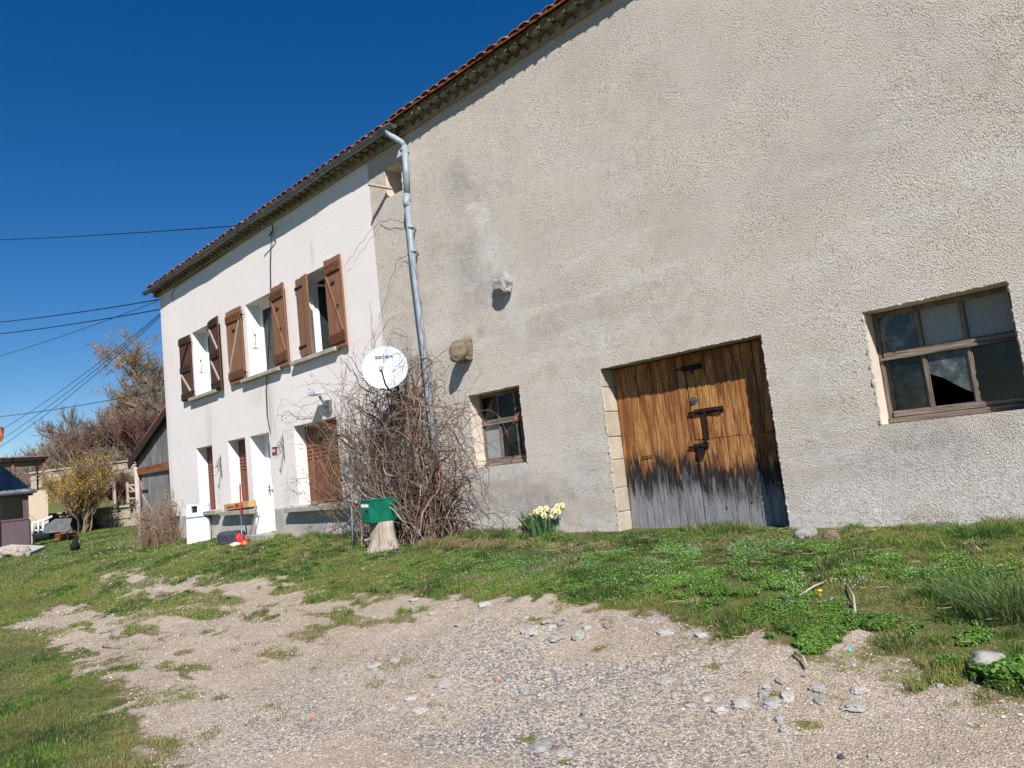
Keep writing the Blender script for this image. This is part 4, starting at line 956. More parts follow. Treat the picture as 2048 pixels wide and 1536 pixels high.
q = MB(); q.box((-.13, -.166, .05), (.0, -.158, .075), M); q.box((-.05, -.166, .015), (.04, -.158, .03), M); q.build('pale_print', M_ZINC, TB)
bx, by = -14.5, -.42; bz = float(H(bx, by))
BRM = empty('broom', (bx, by, bz), 'broom with red upper handle leaning on the wall left of the front door', 'broom')
top = Vector((-15.0, -.03, 1.98)); bot = Vector((bx, by, bz+.05)); 
top = Vector(P(480, 968, -.06)); bot = Vector(P(484, 1082, -.42)); bot.z = max(bot.z, bz+.04)
md = bot.lerp(top, .45)
q = MB(); q.tube([md, top.lerp(md, .06)], .017, 8); q.build('handle_grip', M_RED, BRM)
q = MB(); q.tube([bot, md], .013, 8); q.tube([top.lerp(md, .06), top], .015, 8); q.build('handle_stick', simple('grey metal stick', (.20, .23, .28), .4, .5), BRM)
q = MB(); q.box((-.10, -.03, -.05), (.12, .03, .03), Matrix.Translation(bot) @ Matrix.Rotation(.5, 4, 'Z')); q.build('broom_head', M_RED, BRM, .012)
q = MB(); q.rock(bot+Vector((-.08, -.10, -.06)), (.14, .10, .05), 6, 3, .3); dp = q.build('dustpan', simple('pale dustpan', (.62, .52, .42), .6)); tag(dp, 'pale plastic scoop lying at the foot of the broom', 'scoop')
q = MB(); q.rock(bot+Vector((.16, -.02, -.05)), (.10, .08, .05), 7, 3, .5); og = q.build('plastic_scrap', M_ORNG); tag(og, 'orange plastic scrap on the grass right of the broom foot', 'scrap')
tag(MB().tube([(-14.42, -.25, .66), (-14.42, -.02, 1.35)], .012, 6).build('wooden_stick', M_OLDW), 'thin dark stick leaning on the plinth beside the broom', 'stick')
# blue hose post in front of the vine
h0 = gp(705, 1095); tag(MB().tube([h0+np.array([0, 0, -.02]), h0+np.array([.01, .02, .3]), h0+np.array([.0, .05, .75])], .012, 6).build('blue_hose', simple('faded blue hose', (.13, .22, .28), .6)), 'faded blue hose standing upright left of the letter box', 'hose')
# ------------------------------------------------------------ loose stones
def gstone(px, py, wpx, hpx, mat, label, seed, group=None, sink=.35, cat='stone', sub=3, rough=.3, smooth=True):
    p = gp(px, py); dep = float((p-CAM) @ w_); sx = wpx/2*dep/FPX; sz = max(hpx*.50*dep/FPX, .01)
    o = MB().rock((0, 0, 0), (sx, sx*random.uniform(.65, .95), sz), seed, sub, rough, smooth=smooth).build('stone', mat)
    o.location = (p[0], p[1], float(H(p[0], p[1]))+sz*(1-2*sink)); o.rotation_euler.z = random.uniform(0, 6)
    return tag(o, label, cat, group)
gstone(1613, 1070, 56, 24, M_GRAN, 'smooth grey boulder on the grass to the right of the barn door', 1)
gstone(1664, 1077, 28, 22, M_BRST, 'small tan boulder beside the grey one near the barn wall', 2, sink=.3)
gstone(1978, 1338, 66, 42, M_GRANW, 'white angular boulder at the edge of the track by the tall grass tuft', 3, sink=.25)
gstone(1038, 1072, 24, 20, M_BRST, 'reddish brown stone at the left foot of the daffodils', 4)
STN = [(1172, 1428, 32, 22), (1545, 1412, 38, 18), (1480, 1412, 46, 26), (1440, 1420, 32, 20), (1525, 1390, 22, 12), (1530, 1374, 26, 12), (1562, 1364, 30, 18), (1575, 1394, 38, 20), (1560, 1440, 28, 16), (1570, 1460, 26, 18), (1705, 1413, 52, 14),
 (1720, 1382, 34, 12), (1640, 1402, 24, 12), (1635, 1376, 40, 9), (1413, 1398, 22, 12), (1382, 1414, 20, 16), (1415, 1310, 1, 1), (1062, 1268, 44, 24), (1095, 1245, 30, 10), (1105, 1256, 22, 14), (1128, 1248, 26, 10), (1160, 1275, 40, 26), (1115, 1275, 44, 12), (1174, 1256, 20, 12), (1217, 1253, 24, 12),
 (1332, 1265, 32, 12), (1400, 1271, 28, 10), (972, 1210, 34, 12), (957, 1242, 18, 14), (920, 1250, 22, 10), (830, 1200, 22, 9), (866, 1227, 20, 10), (832, 1222, 16, 9), (750, 1335, 32, 22), (792, 1325, 24, 20), (890, 1372, 42, 20), (1050, 1383, 26, 16), (822, 1400, 26, 20), (842, 1422, 32, 16),
 (1330, 1364, 34, 12), (1378, 1371, 16, 8), (1240, 1338, 16, 8), (1128, 1508, 36, 14), (785, 1418, 16, 8), (862, 1296, 20, 10), (1180, 1330, 18, 10), (900, 1340, 22, 8), (1350, 1398, 14, 6), (1810, 1410, 14, 6), (1880, 1372, 18, 8), (1800, 1372, 22, 12), (1052, 1236, 16, 8), (700, 1350, 16, 8)]
for i, (px, py, a, c) in enumerate(STN):
    if a < 2: continue
    gstone(px, py+random.uniform(-1, 1), a*1.0, c*.85, M_GRAN if i % 4 == 0 else M_GRANW, 'pale granite stone half buried in the gravel track', 20+i, 'pale stones half buried in the gravel track', sink=.47, rough=.34, sub=4)
gstone(1085, 1493, 56, 14, M_GRAN, 'dark flat stone sunk in the track, nearest to the bottom edge', 91, sink=.45)
gstone(1682, 1516, 14, 10, simple('dark slate chip', (.05, .055, .065)), 'dark slate chip lying on the near right of the track', 92, sink=.2, sub=2)
gstone(625, 1440, 12, 5, M_TERRA, 'small red brick fragment in the left part of the track', 93, sink=.2, sub=2)
gstone(993, 1361, 12, 5, M_TERRA, 'small red brick fragment in the middle of the track', 94, sink=.2, sub=2)
gstone(1700, 1303, 9, 5, simple('turquoise plastic', (.05, .5, .4)), 'tiny turquoise plastic scrap on the gravel', 95, cat='scrap', sub=2, sink=.1)
gstone(95, 1100, 1, 1, M_GRAN, 'pebble', 96) if False else None
s0 = gp(205, 1296); s1 = gp(240, 1299)
tag(MB().tube([s0+np.array([0, 0, .01]), s1+np.array([0, 0, .015])], .012, 6, jit=.2).build('stick', M_OLDW), 'short brown stick lying on the sandy part of the track', 'stick')
for (a, c, lab) in (((1600, 1200), (1650, 1172), 'pale dead stalk lying in the grass in front of the right barn window'), ((1695, 1180), (1712, 1235), 'grey dead stalk lying crosswise in the grass, right of the pale one'), ((1590, 1315), (1615, 1345), 'dark twig poking from the grass onto the track')):
    s0 = gp(*a); s1 = gp(*c); tag(MB().tube([s0+np.array([0, 0, .03]), (s0+s1)/2+np.array([.02, 0, .05]), s1+np.array([0, 0, .03])], .008, 5, jit=.2).build('dead_stalk', M_PALEB), lab, 'stalk')
# ------------------------------------------------------------ bare vines and rose
class Seg:
    def __init__(s): s.a = []; s.b = []; s.r = []; s.q = []; s.c = []
    def line(s, pts, r0, r1, col):
        n = len(pts)-1
        for i in range(n):
            s.a.append(pts[i]); s.b.append(pts[i+1]); s.r.append(r0+(r1-r0)*i/n); s.q.append(r0+(r1-r0)*(i+1)/n); s.c.append(col)
    def build(s, name, parent, n=4, mat=None):
        V, F = segs(s.a, s.b, s.r, s.q, n); c = np.array(s.c); return npmesh(name, V, F, mat or M_TWIG, parent, np.concatenate([c]*n, 0))
BRC = [(.11, .07, .05), (.16, .11, .085), (.30, .23, .18), (.19, .15, .125), (.09, .055, .042), (.06, .04, .034), (.11, .065, .05), (.22, .10, .06), (.34, .28, .23)]
def rc(L, v=.2):
    c = np.array(random.choice(L))*random.uniform(1-v, 1+v); return tuple(np.clip(c, 0, 1))
def wander(p, d, L, step, jit, grav=0., ylim=(-.62, -.02), attract=None, zfloor=.62):
    p = np.array(p, float); d = np.array(d, float); d /= np.linalg.norm(d); o = [p.copy()]
    for i in range(int(L/step)):
        d = d+rng.normal(0, jit, 3)*np.array([1, .6, 1]); d[2] -= grav*step*5
        if attract is not None: v = attract-p; d += v/np.linalg.norm(v)*.12
        d /= np.linalg.norm(d); p = p+d*step
        if p[1] > ylim[1]: p[1] = ylim[1]; d[1] = -abs(d[1])*.3
        if p[1] < ylim[0]: p[1] = ylim[0]; d[1] = abs(d[1])*.3
        if p[2] < zfloor: p[2] = zfloor; d[2] = abs(d[2])*.4
        o.append(p.copy())
    return o
VN = empty('climbing_vine', (-9.3, -.2, .68), 'big tangle of bare climbing vine around the satellite dish and downpipe', 'climbing plant')
sg = Seg(); trunks = Seg()
for (x, y, r) in ((-9.35, -.22, .035), (-9.15, -.16, .028), (-8.95, -.25, .03), (-8.55, -.2, .022), (-8.75, -.15, .02)):
    pts = wander((x, y, .6), (random.uniform(-.1, .1), 0, 1), 2.5, .12, .10, 0, (-.4, -.05)); trunks.line(pts, r, r*.5, rc(BRC[:4]))
    # woody side stems
    for k in range(5):
        q = pts[random.randint(4, len(pts)-1)]; e = wander(q, (random.uniform(-.8, .8), -.1, .6), 1.0, .1, .2, .1); trunks.line(e, .012, .005, rc(BRC))
for i in range(34):      # thick dark woody stems
    p = (rng.normal(-9.1, .5), random.uniform(-.4, -.08), .6); sg.line(wander(p, (random.uniform(-.5, .5), 0, 1), random.uniform(1.2, 2.7), .1, .2, .01), random.uniform(.010, .018), .005, rc([(.07, .045, .035), (.12, .08, .06), (.2, .15, .12)]))
for i in range(210):     # rising stems
    x = rng.normal(-9.5, .26) if random.random() < .5 else rng.normal(-8.6, .26); x = min(max(x, -10.3), -7.8)
    p = (x, random.uniform(-.55, -.06), .62); h = max(.5, 2.9*math.exp(-((x+9.05)/.95)**2)*random.uniform(.35, 1.1))
    pts = wander(p, (random.uniform(-.5, .5), 0, 1), h*1.2, .08, .24, .03); sg.line(pts, random.uniform(.004, .011), .0025, rc(BRC))
    if random.random() < .6:
        q = pts[random.randint(len(pts)//3, len(pts)-1)]; sg.line(wander(q, rng.normal(0, 1, 3), random.uniform(.2, .6), .06, .3, .15), .003, .0012, rc(BRC))
for i in range(240):     # hanging stems below the dish
    x = rng.normal(-9.1, .5); z = random.uniform(2.2, 3.15)-abs(x+9.1)*.6
    pts = wander((x, random.uniform(-.6, -.08), z), (random.uniform(-.7, .7), random.uniform(-.3, .3), random.uniform(-.2, .8)), random.uniform(.6, 2.0), .07, .20, .22); sg.line(pts, random.uniform(.003, .007), .0018, rc(BRC))
for i in range(90):      # crown of short twigs above and right of the dish
    x = random.uniform(-9.2, -8.2); z = random.uniform(2.9, 3.5)-(abs(x+8.7))*.3
    sg.line(wander((x, random.uniform(-.45, -.05), z), rng.normal(0, 1, 3), random.uniform(.3, .8), .06, .28, .1), .004, .0015, rc(BRC))
for i in range(45):      # arcs right toward the small window
    x = random.uniform(-8.6, -8.0); z = random.uniform(.9, 2.6)
    sg.line(wander((x, -.15, z), (1, -.1, random.uniform(.2, 1.)), random.uniform(.4, 1.2), .07, .14, .28), random.uniform(.003, .005), .0015, rc(BRC))
def guide(pix, Y, r=.004, col=None, jit=.015):
    pts = []
    for (a, b) in zip(pix[:-1], pix[1:]):
        for t in np.linspace(0, 1, 5)[:-1]:
            pts.append(P(a[0]+(b[0]-a[0])*t, a[1]+(b[1]-a[1])*t, Y)+rng.normal(0, jit, 3))
    pts.append(P(*pix[-1], Y)); sg.line(pts, r, r*.5, col or rc(BRC[:3]))
guide([(850, 700), (842, 620), (832, 560), (822, 510), (812, 450), (788, 438), (755, 446), (725, 480), (705, 510), (688, 536)], -.06, .006)
guide([(845, 720), (840, 640), (828, 560), (820, 512), (805, 512), (795, 525), (780, 570), (765, 620), (750, 670), (745, 690)], -.05, .005)
guide([(745, 695), (741, 640), (743, 600)], -.05, .004); guide([(752, 700), (748, 660), (752, 640)], -.05, .003)
guide([(862, 860), (856, 760), (848, 690), (840, 600), (828, 540), (822, 500)], -.17, .006, (.24, .10, .06)); guide([(880, 860), (866, 780), (852, 700), (845, 640)], -.17, .005)
guide([(862, 700), (870, 750), (890, 800), (910, 830), (940, 870), (960, 885)], -.1, .004, (.28, .12, .06)); guide([(900, 830), (925, 810), (950, 792), (975, 770)], -.08, .004)
guide([(905, 840), (930, 870), (960, 886), (990, 884), (1010, 868), (1030, 845)], -.12, .005, (.24, .12, .08)); guide([(900, 990), (930, 940), (960, 932), (975, 960), (978, 1010), (978, 1050)], -.1, .004, (.12, .09, .08))
guide([(890, 985), (920, 981), (952, 981)], -.2, .006); guide([(900, 1020), (930, 1008), (953, 1008)], -.2, .007, (.05, .04, .035)); guide([(890, 820), (920, 930), (960, 930)], -.1, .004)
guide([(815, 1080), (835, 1010), (845, 960), (830, 930), (800, 950), (780, 1000), (760, 1040)], -.35, .009, (.2, .14, .1)); guide([(745, 870), (755, 960), (790, 1000), (850, 1010), (900, 970)], -.35, .006, (.06, .05, .04))
trunks.build('trunk', VN, 6); sg.build('stems', VN)
lv = MB()   # a few orange dead leaves
for (px, py, Y) in ((1032, 838, -.1), (1030, 845, -.12), (1033, 832, -.1), (1026, 850, -.12), (1014, 862, -.12), (829, 738+55, -.4), (835, 796, -.4), (822, 800, -.42), (1031, 820, -.1), (1036, 826, -.08)):
    c = Vector(P(px, py, Y)); s_2 = random.uniform(.02, .04)
    lv.add([c+Vector(rng.normal(0, s_2, 3)) for _ in range(4)], [(0, 1, 2), (0, 2, 3)])
lv.build('dead_leaves', simple('orange dead leaf', (.42, .10, .03)), VN)
RS = empty('rose_bush', (-10.3, -.3, .66), 'arching bare rose bush with hips, spreading left over the wide shuttered window', 'rose bush')
sg = Seg(); hips = []
RC = [(.26, .16, .11), (.22, .18, .11), (.30, .19, .13), (.19, .17, .10), (.13, .10, .07)]
def cane(p, d, L, g, r=.006):
    pts = wander(p, d, L, .10, .07, g, (-.72, -.06)); sg.line(pts, r, .0022, rc(RC))
    for k in range(int(L*4.2)):
        q = pts[random.randint(len(pts)//4, len(pts)-1)]; dd = np.array(d)*.3+rng.normal(0, 1, 3); tw = wander(q, dd, random.uniform(.12, .5), .05, .18, .1, (-.78, -.05)); sg.line(tw, .0026, .0012, rc(RC))
        if random.random() < .35: hips.append(tw[-1])
        if random.random() < .5:
            sg.line(wander(tw[len(tw)//2], rng.normal(0, 1, 3), .14, .05, .2, 0, (-.78, -.05)), .0016, .001, rc(RC))
for i in range(22):
    cane((random.uniform(-10.6, -9.7), random.uniform(-.45, -.12), .65), (random.uniform(-.55, .15), random.uniform(-.25, .05), 1), random.uniform(1.6, 3.2), random.uniform(.02, .09))
for i in range(30):
    cane((random.uniform(-10.5, -9.6), random.uniform(-.45, -.12), random.uniform(1.8, 2.8)), (random.uniform(-1.2, -.5), random.uniform(-.3, .05), random.uniform(.1, .7)), random.uniform(.7, 1.9), random.uniform(.02, .10), .004)
for i in range(14):
    cane((random.uniform(-11.0, -9.8), random.uniform(-.5, -.15), random.uniform(.8, 1.6)), (random.uniform(-1, .4), random.uniform(-.4, 0), random.uniform(.1, .9)), random.uniform(.6, 1.3), .05, .004)
guide([(748, 790), (725, 750), (705, 720), (690, 702), (675, 690)], -.12, .008); guide([(735, 790), (700, 770), (660, 765), (620, 790), (590, 810), (560, 812)], -.35, .004)
guide([(640, 800), (600, 812), (565, 800), (552, 830), (550, 870), (556, 905)], -.12, .004); guide([(610, 808), (595, 840), (575, 845), (556, 838)], -.12, .003)
for i in range(170):     # fine evergreen-brown tuft across the shutter
    p = P(random.uniform(630, 690), random.uniform(835, 960), -.3)+rng.normal(0, .1, 3)*np.array([1, .6, 1]); sg.line(wander(p, rng.normal(0, 1, 3), random.uniform(.1, .35), .05, .3, .05, (-.9, -.08)), .0022, .001, rc([(.17, .15, .04), (.22, .17, .06), (.14, .09, .04)]))
sg.build('canes', RS)
hp = MB()
for h in hips[:260]: hp.rock(h, (.011, .011, .012), 1, 1, .05)
hp.build('rose_hips', simple('dark dried rose hip', (.055, .022, .018), .5), RS)['kind'] = 'stuff'
# dry shrub in front of the shed
DS = empty('dried_shrub', (-19.9, -.5, .6), 'dry brown hydrangea-like shrub with seed heads in front of the grey shed door', 'shrub')
sg = Seg(); hd = MB(); bs = gp(330, 1086)
SC = [(.26, .18, .12), (.33, .24, .17), (.20, .13, .09), (.36, .28, .2)]
for i in range(260):
    x = bs[0]+rng.normal(0, .42); y = bs[1]+rng.normal(0, .30); L = random.uniform(.5, 1.5)*math.exp(-((x-bs[0])/.9)**2)
    pts = wander((x, y, float(H(x, y))-.03), (random.uniform(-.35, .35), random.uniform(-.25, .25), 1), max(L, .3), .09, .10, 0, (-3, 1.5), zfloor=.4); sg.line(pts, .007, .003, rc(SC))
    for k in range(3): sg.line(wander(pts[random.randint(0, len(pts)-1)], rng.normal(0, 1, 3)+np.array([0, 0, .8]), random.uniform(.12, .4), .07, .2, 0, (-3, 1.5), zfloor=.4), .004, .002, rc(SC))
    if i % 7 == 0: 
        for k in range(5): hd.rock(np.array(pts[-1])+rng.normal(0, .035, 3), (.022, .022, .018), k, 1, .5)
for (a, b_) in (((352, 985), (361, 925)), ((300, 1040), (370, 985)), ((290, 1018), (345, 985)), ((285, 990), (330, 1050)), ((355, 1090), (378, 1040))):
    A0 = at(*a, 18.3); B0 = at(*b_, 18.1); sg.line([A0, (A0+B0)/2+rng.normal(0, .03, 3), B0], .010, .004, (.38, .33, .28))
sg.build('stems', DS, 3); hd.build('seed_heads', simple('dry seed head', (.24, .16, .10)), DS)['kind'] = 'stuff'
# ------------------------------------------------------------ daffodils
dp_ = gp(1082, 1068); dx, dy, dz_ = float(dp_[0]), float(dp_[1])+.10, float(H(dp_[0], dp_[1]+.1))
DF = empty('daffodil_clump', (dx, dy, dz_), 'clump of daffodils with cream petals and yellow cups against the barn wall', 'daffodils')
def blades(n, cen, spread, h, wd, cols, lean=.5, parent=None, name='leaves', segn=3, mat=None):
    V = []; F = []; C = []
    for i in range(n):
        a = random.uniform(0, 2*pi); r = spread*math.sqrt(random.random()); x, y = cen[0]+r*math.cos(a), cen[1]+r*math.sin(a)*.7; z = cen[2]-.01
        hh = h*random.uniform(.6, 1.1); la = math.atan2(y-cen[1], x-cen[0])+random.uniform(-.9, .9); ln = lean*random.uniform(.1, 1)*(r/spread+.2)*hh; w = wd*random.uniform(.7, 1.2)
        pa = random.uniform(0, pi); ox, oy = math.cos(pa)*w/2, math.sin(pa)*w/2; b0 = len(V)
        for k in range(segn+1):
            t = k/segn; cx, cy, cz = x+math.cos(la)*ln*t*t, y+math.sin(la)*ln*t*t, z+hh*(t-.25*lean*t*t); ww = 1-.85*t**3
            V += [(cx-ox*ww, cy-oy*ww, cz), (cx+ox*ww, cy+oy*ww, cz)]
        for k in range(segn): q = b0+2*k; F.append((q, q+1, q+3, q+2)); C.append(rc(cols))
    return npmesh(name, V, F, mat or M_LEAF, parent, C)
blades(420, (dx, dy, dz_), .30, .36, .015, [(.06, .15, .06), (.10, .22, .09), (.05, .11, .055), (.13, .26, .11)], .55, DF)
stm = MB(); ylw = simple('daffodil yellow', (.85, .55, .02), .5, 0, .1); crm = simple('daffodil cream petal', (.85, .80, .42), .5, 0, .05)
FL = [(1081, 1018), (1092, 1017), (1088, 1030), (1100, 1035), (1115, 1013), (1116, 1023), (1124, 1011), (1107, 1022), (1072, 1024)]
for i, (px, py) in enumerate(FL):
    c = Vector(P(px, py, dy-.12+random.uniform(-.06, .06))); d = Vector((.55+random.uniform(-.3, .3), -.8, .1+random.uniform(-.15, .2))).normalized()
    stm.tube([(dx+(c.x-dx)*.5, dy, dz_), (c.x-(c.x-dx)*.15, c.y+.06, c.z-.1), c-d*.03, c], .004, 5)
    u1 = d.cross(Vector((0, 0, 1))).normalized(); v1 = u1.cross(d); q = MB()
    for k in range(6):
        a = k*pi/3+i; e = u1*math.cos(a)+v1*math.sin(a); f = u1*-math.sin(a)+v1*math.cos(a); R2 = .046
        q.add([c, c+e*R2*.55+f*R2*.33-d*.003, c+e*R2+d*.004, c+e*R2*.55-f*R2*.33-d*.003], [(0, 1, 2, 3)])
    fl = q.build('flower', crm, DF); q = MB(); q.tube([c-d*.002, c+d*.012, c+d*.022], [.009, .011, .015], 9, cap=False); q.tube([c+d*.001, c+d*.004], [.008, .008], 8); q.build('trumpet', ylw, fl)
bd_ = MB()
for (px, py) in [(1036, 1038), (1042, 1041), (1047, 1036), (1050, 1046), (1057, 1048), (1064, 1030), (1071, 1035), (1073, 1043), (1077, 1050), (1137, 1022), (1134, 1026), (1053, 1040), (1060, 1026), (1128, 1018), (1040, 1046), (1066, 1040)]:
    c = Vector(P(px, py, dy-.08+random.uniform(-.06, .06))); e = c+Vector((random.uniform(-.02, .02), -.01, -.035)); stm.tube([(dx+(c.x-dx)*.4, dy, dz_), c+Vector((0, .03, -.02)), c], .0035, 4); bd_.tube([c, (c+e)/2, e], [.006, .014, .007], 6)
stm.build('flower_stalks', simple('green stalk', (.10, .20, .06)), DF); bd_.build('buds', ylw, DF)
# ------------------------------------------------------------ cat
cpx = gp(152, 1101); cx, cy = float(cpx[0]), float(cpx[1]); cz0 = float(H(cx, cy))
def skin(name, verts, edges, radii, mat, parent=None, sub=2, root=0):
    me = bpy.data.meshes.new(name); me.from_pydata(verts, edges, []); o = bpy.data.objects.new(name, me); COL.objects.link(o)
    o.modifiers.new('skin', 'SKIN'); 
    if not me.skin_vertices: me.skin_vertices_add() if hasattr(me, 'skin_vertices_add') else None
    if not me.skin_vertices:
        bpy.context.view_layer.objects.active = o; bpy.ops.mesh.customdata_skin_add()
    for i, r in enumerate(radii): me.skin_vertices[0].data[i].radius = (r, r) if not hasattr(r, '__len__') else r
    me.skin_vertices[0].data[root].use_root = True
    s = o.modifiers.new('sub', 'SUBSURF'); s.levels = s.render_levels = sub; me.materials.append(mat)
    if parent: o.parent = parent
    return o
CT = empty('cat', (cx, cy, cz0), 'black and white cat sitting on the lawn with its back to the camera', 'cat', rz=math.radians(105))
mcat = N('black and white cat fur'); oc = mcat.sep(mcat.obj())
msk = mcat.math('MULTIPLY', mcat.ramp(oc[0], (.035, 0), (.05, 1)), mcat.ramp(mcat.math('ABSOLUTE', mcat.math('SUBTRACT', oc[2], .27)), (.05, 1), (.07, 0)))
mcat.base(mcat.mix(msk, (.012, .010, .010), (.7, .68, .64))).set(Roughness=.8)
cat = skin('body', [(-.04, 0, .085), (-.05, 0, .15), (-.02, 0, .23), (.015, 0, .31), (.03, 0, .375), (.085, 0, .36), (.06, .05, .02), (.0, .06, .05), (.0, -.06, .05), (.06, -.05, .02), (.06, .03, .16), (.06, -.03, .16), (.09, .03, .01), (.09, -.03, .01), (-.13, 0, .03), (-.15, .08, .02)],
    [(0, 1), (1, 2), (2, 3), (3, 4), (4, 5), (0, 7), (7, 6), (0, 8), (8, 9), (2, 10), (2, 11), (10, 12), (11, 13), (0, 14), (14, 15)],
    [.105, .11, .09, .062, .095, .045, .03, .05, .05, .03, .03, .03, .018, .018, .02, .014], mcat.m, CT)
for sy in (-1, 1):
    q = MB(); c0 = Vector((.03, sy*.038, .415)); q.add([c0+Vector((-.012, -.02, 0)), c0+Vector((-.012, .02, 0)), c0+Vector((.014, 0, 0)), c0+Vector((0, sy*.008, .055))], [(0, 1, 3), (1, 2, 3), (2, 0, 3), (0, 2, 1)]); ea = q.build('ear', M_BLK, None); ea.parent = CT
# ------------------------------------------------------------ grass, ground cover, flowers
PALG = [(.04, .09, .018), (.08, .17, .03), (.13, .24, .04), (.21, .30, .06), (.23, .24, .07)]
PALB = [(.055, .14, .03), (.09, .20, .04), (.04, .09, .025), (.14, .25, .06)]
STRAW = [(.42, .33, .18), (.34, .25, .13), (.50, .42, .26)]
def grass(name, n, xr, yr, hfun, dens, wid, label, seed=0, lean=.7, near=6.5, palette=None, straw=.06):
    g = np.random.default_rng(seed); x = g.uniform(*xr, n); y = g.uniform(*yr, n)
    d = np.hypot(x, y+7); keep = g.random(n) < np.minimum(1, (near/np.maximum(d, .1))**1.6)
    x, y, d = x[keep], y[keep], d[keep]
    den = dens(x, y); keep = g.random(len(x)) < den; x, y, d, den = x[keep], y[keep], d[keep], den[keep]
    m = len(x); h = hfun(x, y)*g.uniform(.5, 1.25, m); a = g.uniform(0, 2*pi, m); la = g.uniform(0, 2*pi, m); ln = h*g.uniform(.1, 1, m)*lean
    w = wid*np.maximum(1, d/near)*g.uniform(.7, 1.3, m); ox, oy = np.cos(a)*w/2, np.sin(a)*w/2; z = H(x, y)-.008
    V = np.zeros((m, 5, 3)); t = .55
    V[:, 0] = np.stack([x-ox, y-oy, z], 1); V[:, 1] = np.stack([x+ox, y+oy, z], 1)
    mx, my, mz = x+np.cos(la)*ln*t*t, y+np.sin(la)*ln*t*t, z+h*t
    V[:, 2] = np.stack([mx+ox*.75, my+oy*.75, mz], 1); V[:, 3] = np.stack([mx-ox*.75, my-oy*.75, mz], 1)
    V[:, 4] = np.stack([x+np.cos(la)*ln, y+np.sin(la)*ln, z+h*(1-.2*lean)], 1)
    b = np.arange(m)[:, None]*5
    F = np.concatenate([b+np.array([[0, 1, 2]]), b+np.array([[0, 2, 3]]), b+np.array([[3, 2, 4]])], 0)
    pg = np.array(palette or PALG); tone = fbm(x*1.1, y*1.1, 91, 4)+fbm(x*6, y*6, 93, 3)*.6-.3+g.normal(0, .08, m)
    idx = np.clip(((tone-.25)/.5*len(pg)).astype(int), 0, len(pg)-1); c = pg[idx]*g.uniform(.7, 1.35, (m, 1))
    dry = g.random(m) < straw+.5*sst(.55, .75, fbm(x*1.7, y*1.7, 95))*(straw > 0); c[dry] = np.array(STRAW)[g.integers(0, 3, dry.sum())]*g.uniform(.6, 1.1, (dry.sum(), 1))
    ys = sst(.5, .25, den)*.6; c = c*(1-ys[:, None])+np.array([[.21, .18, .05]])*ys[:, None]
    o = npmesh(name, V.reshape(-1, 3), F, M_LEAF, None, np.concatenate([c]*3, 0)); return tag(o, label, 'grass', kind='stuff')
def gd(x, y): return np.clip(masks(x, y)[0], 0, 1)
def patch(x, y, f, s, lo, hi): return sst(lo, hi, fbm(x*f, y*f, s))
def mmk(x, y): m_ = masks(x, y); return (m_[1] > .35)*sst(.35, .6, fbm(x*9, y*9, 121))*(m_[0] < .5)
def bank_d(x, y):
    g = gd(x, y); v = g*(.6+.4*patch(x, y, 1.6, 101, .35, .6))*(.72+.28*patch(x, y, 8, 114, .35, .6)); bare = patch(x, y, 1.3, 102, .56, .66)*sst(-5.5, -3, x)*sst(-.4, -1.2, y); return np.maximum(np.clip(v*(1-.45*bare), 0, 1)*(g > .25), mmk(x, y)*.45)
def bank_h(x, y):
    h = np.where(gd(x, y) < .4, .012, .020+.035*patch(x, y, 2.2, 103, .4, .7)+.055*patch(x, y, 6.5, 113, .55, .8)); h = h+.08*sst(-.35, -.05, y)*patch(x, y, 1.5, 104, .3, .6)*(x > -14); return h
grass('bank_grass', 1150000, (-19.2, 1.5), (-3.6, .02), bank_h, bank_d, .0048, 'green grass with dry straw covering the bank below the walls', 1, near=7.5, straw=.11)
grass('lawn_grass', 900000, (-19.5, -3.6), (-7.6, -2.8), lambda x, y: .022+.026*patch(x, y, 2.2, 105, .4, .7), lambda x, y: np.maximum(gd(x, y)*(.3+.7*patch(x, y, 1.8, 106, .35, .6))*(gd(x, y) > .3), mmk(x, y)*.4), .004, 'short mossy lawn grass left of the gravel track', 2, near=6.5)
grass('far_lawn_grass', 420000, (-38, -17), (-6, 4), lambda x, y: .05+.03*patch(x, y, 1., 107, .4, .7), lambda x, y: gd(x, y)*(.5+.5*patch(x, y, 1.2, 108, .35, .6)), .006, 'green lawn grass beyond the end of the house', 3, near=12, straw=.03)
def tuft(px, py, n, sp, h, wd, label, cols=None, lean=.9):
    p = gp(px, py); o = blades(n, (p[0], p[1], float(H(p[0], p[1]))), sp, h, wd, cols or PALB, lean, None, 'grass_tuft'); return tag(o, label, 'grass tuft', None)
tuft(2030, 1225, 900, .30, .30, .005, 'large arching tuft of long grass at the right edge', PALB+[(.30, .28, .16), (.20, .24, .10)], 1.3)
tuft(1885, 1195, 350, .14, .13, .005, 'dense dark green grass tuft left of the large arching one')
tuft(1165, 1045, 500, .22, .16, .005, 'lush grass tuft at the wall right of the daffodils')
tuft(1960, 1072, 420, .22, .13, .005, 'lush grass tuft at the foot of the wall under the wide barn window')
tuft(1590, 1270-10, 260, .12, .09, .005, 'dark grass tuft on the edge of the gravel in front of the barn door')
tuft(1800, 1290, 260, .14, .10, .004, 'wiry grass tuft near the white boulder', PALB+STRAW[:1])
tuft(620, 1062, 420, .5, .20, .010, 'long grass growing along the plinth under the wide shuttered window', PALG, 1.)
tuft(560, 1070, 160, .25, .17, .010, 'long grass beside the front door step', PALG, 1.)
tuft(1560, 1040, 160, .12, .10, .005, 'grass tuft growing at the right foot of the barn door')
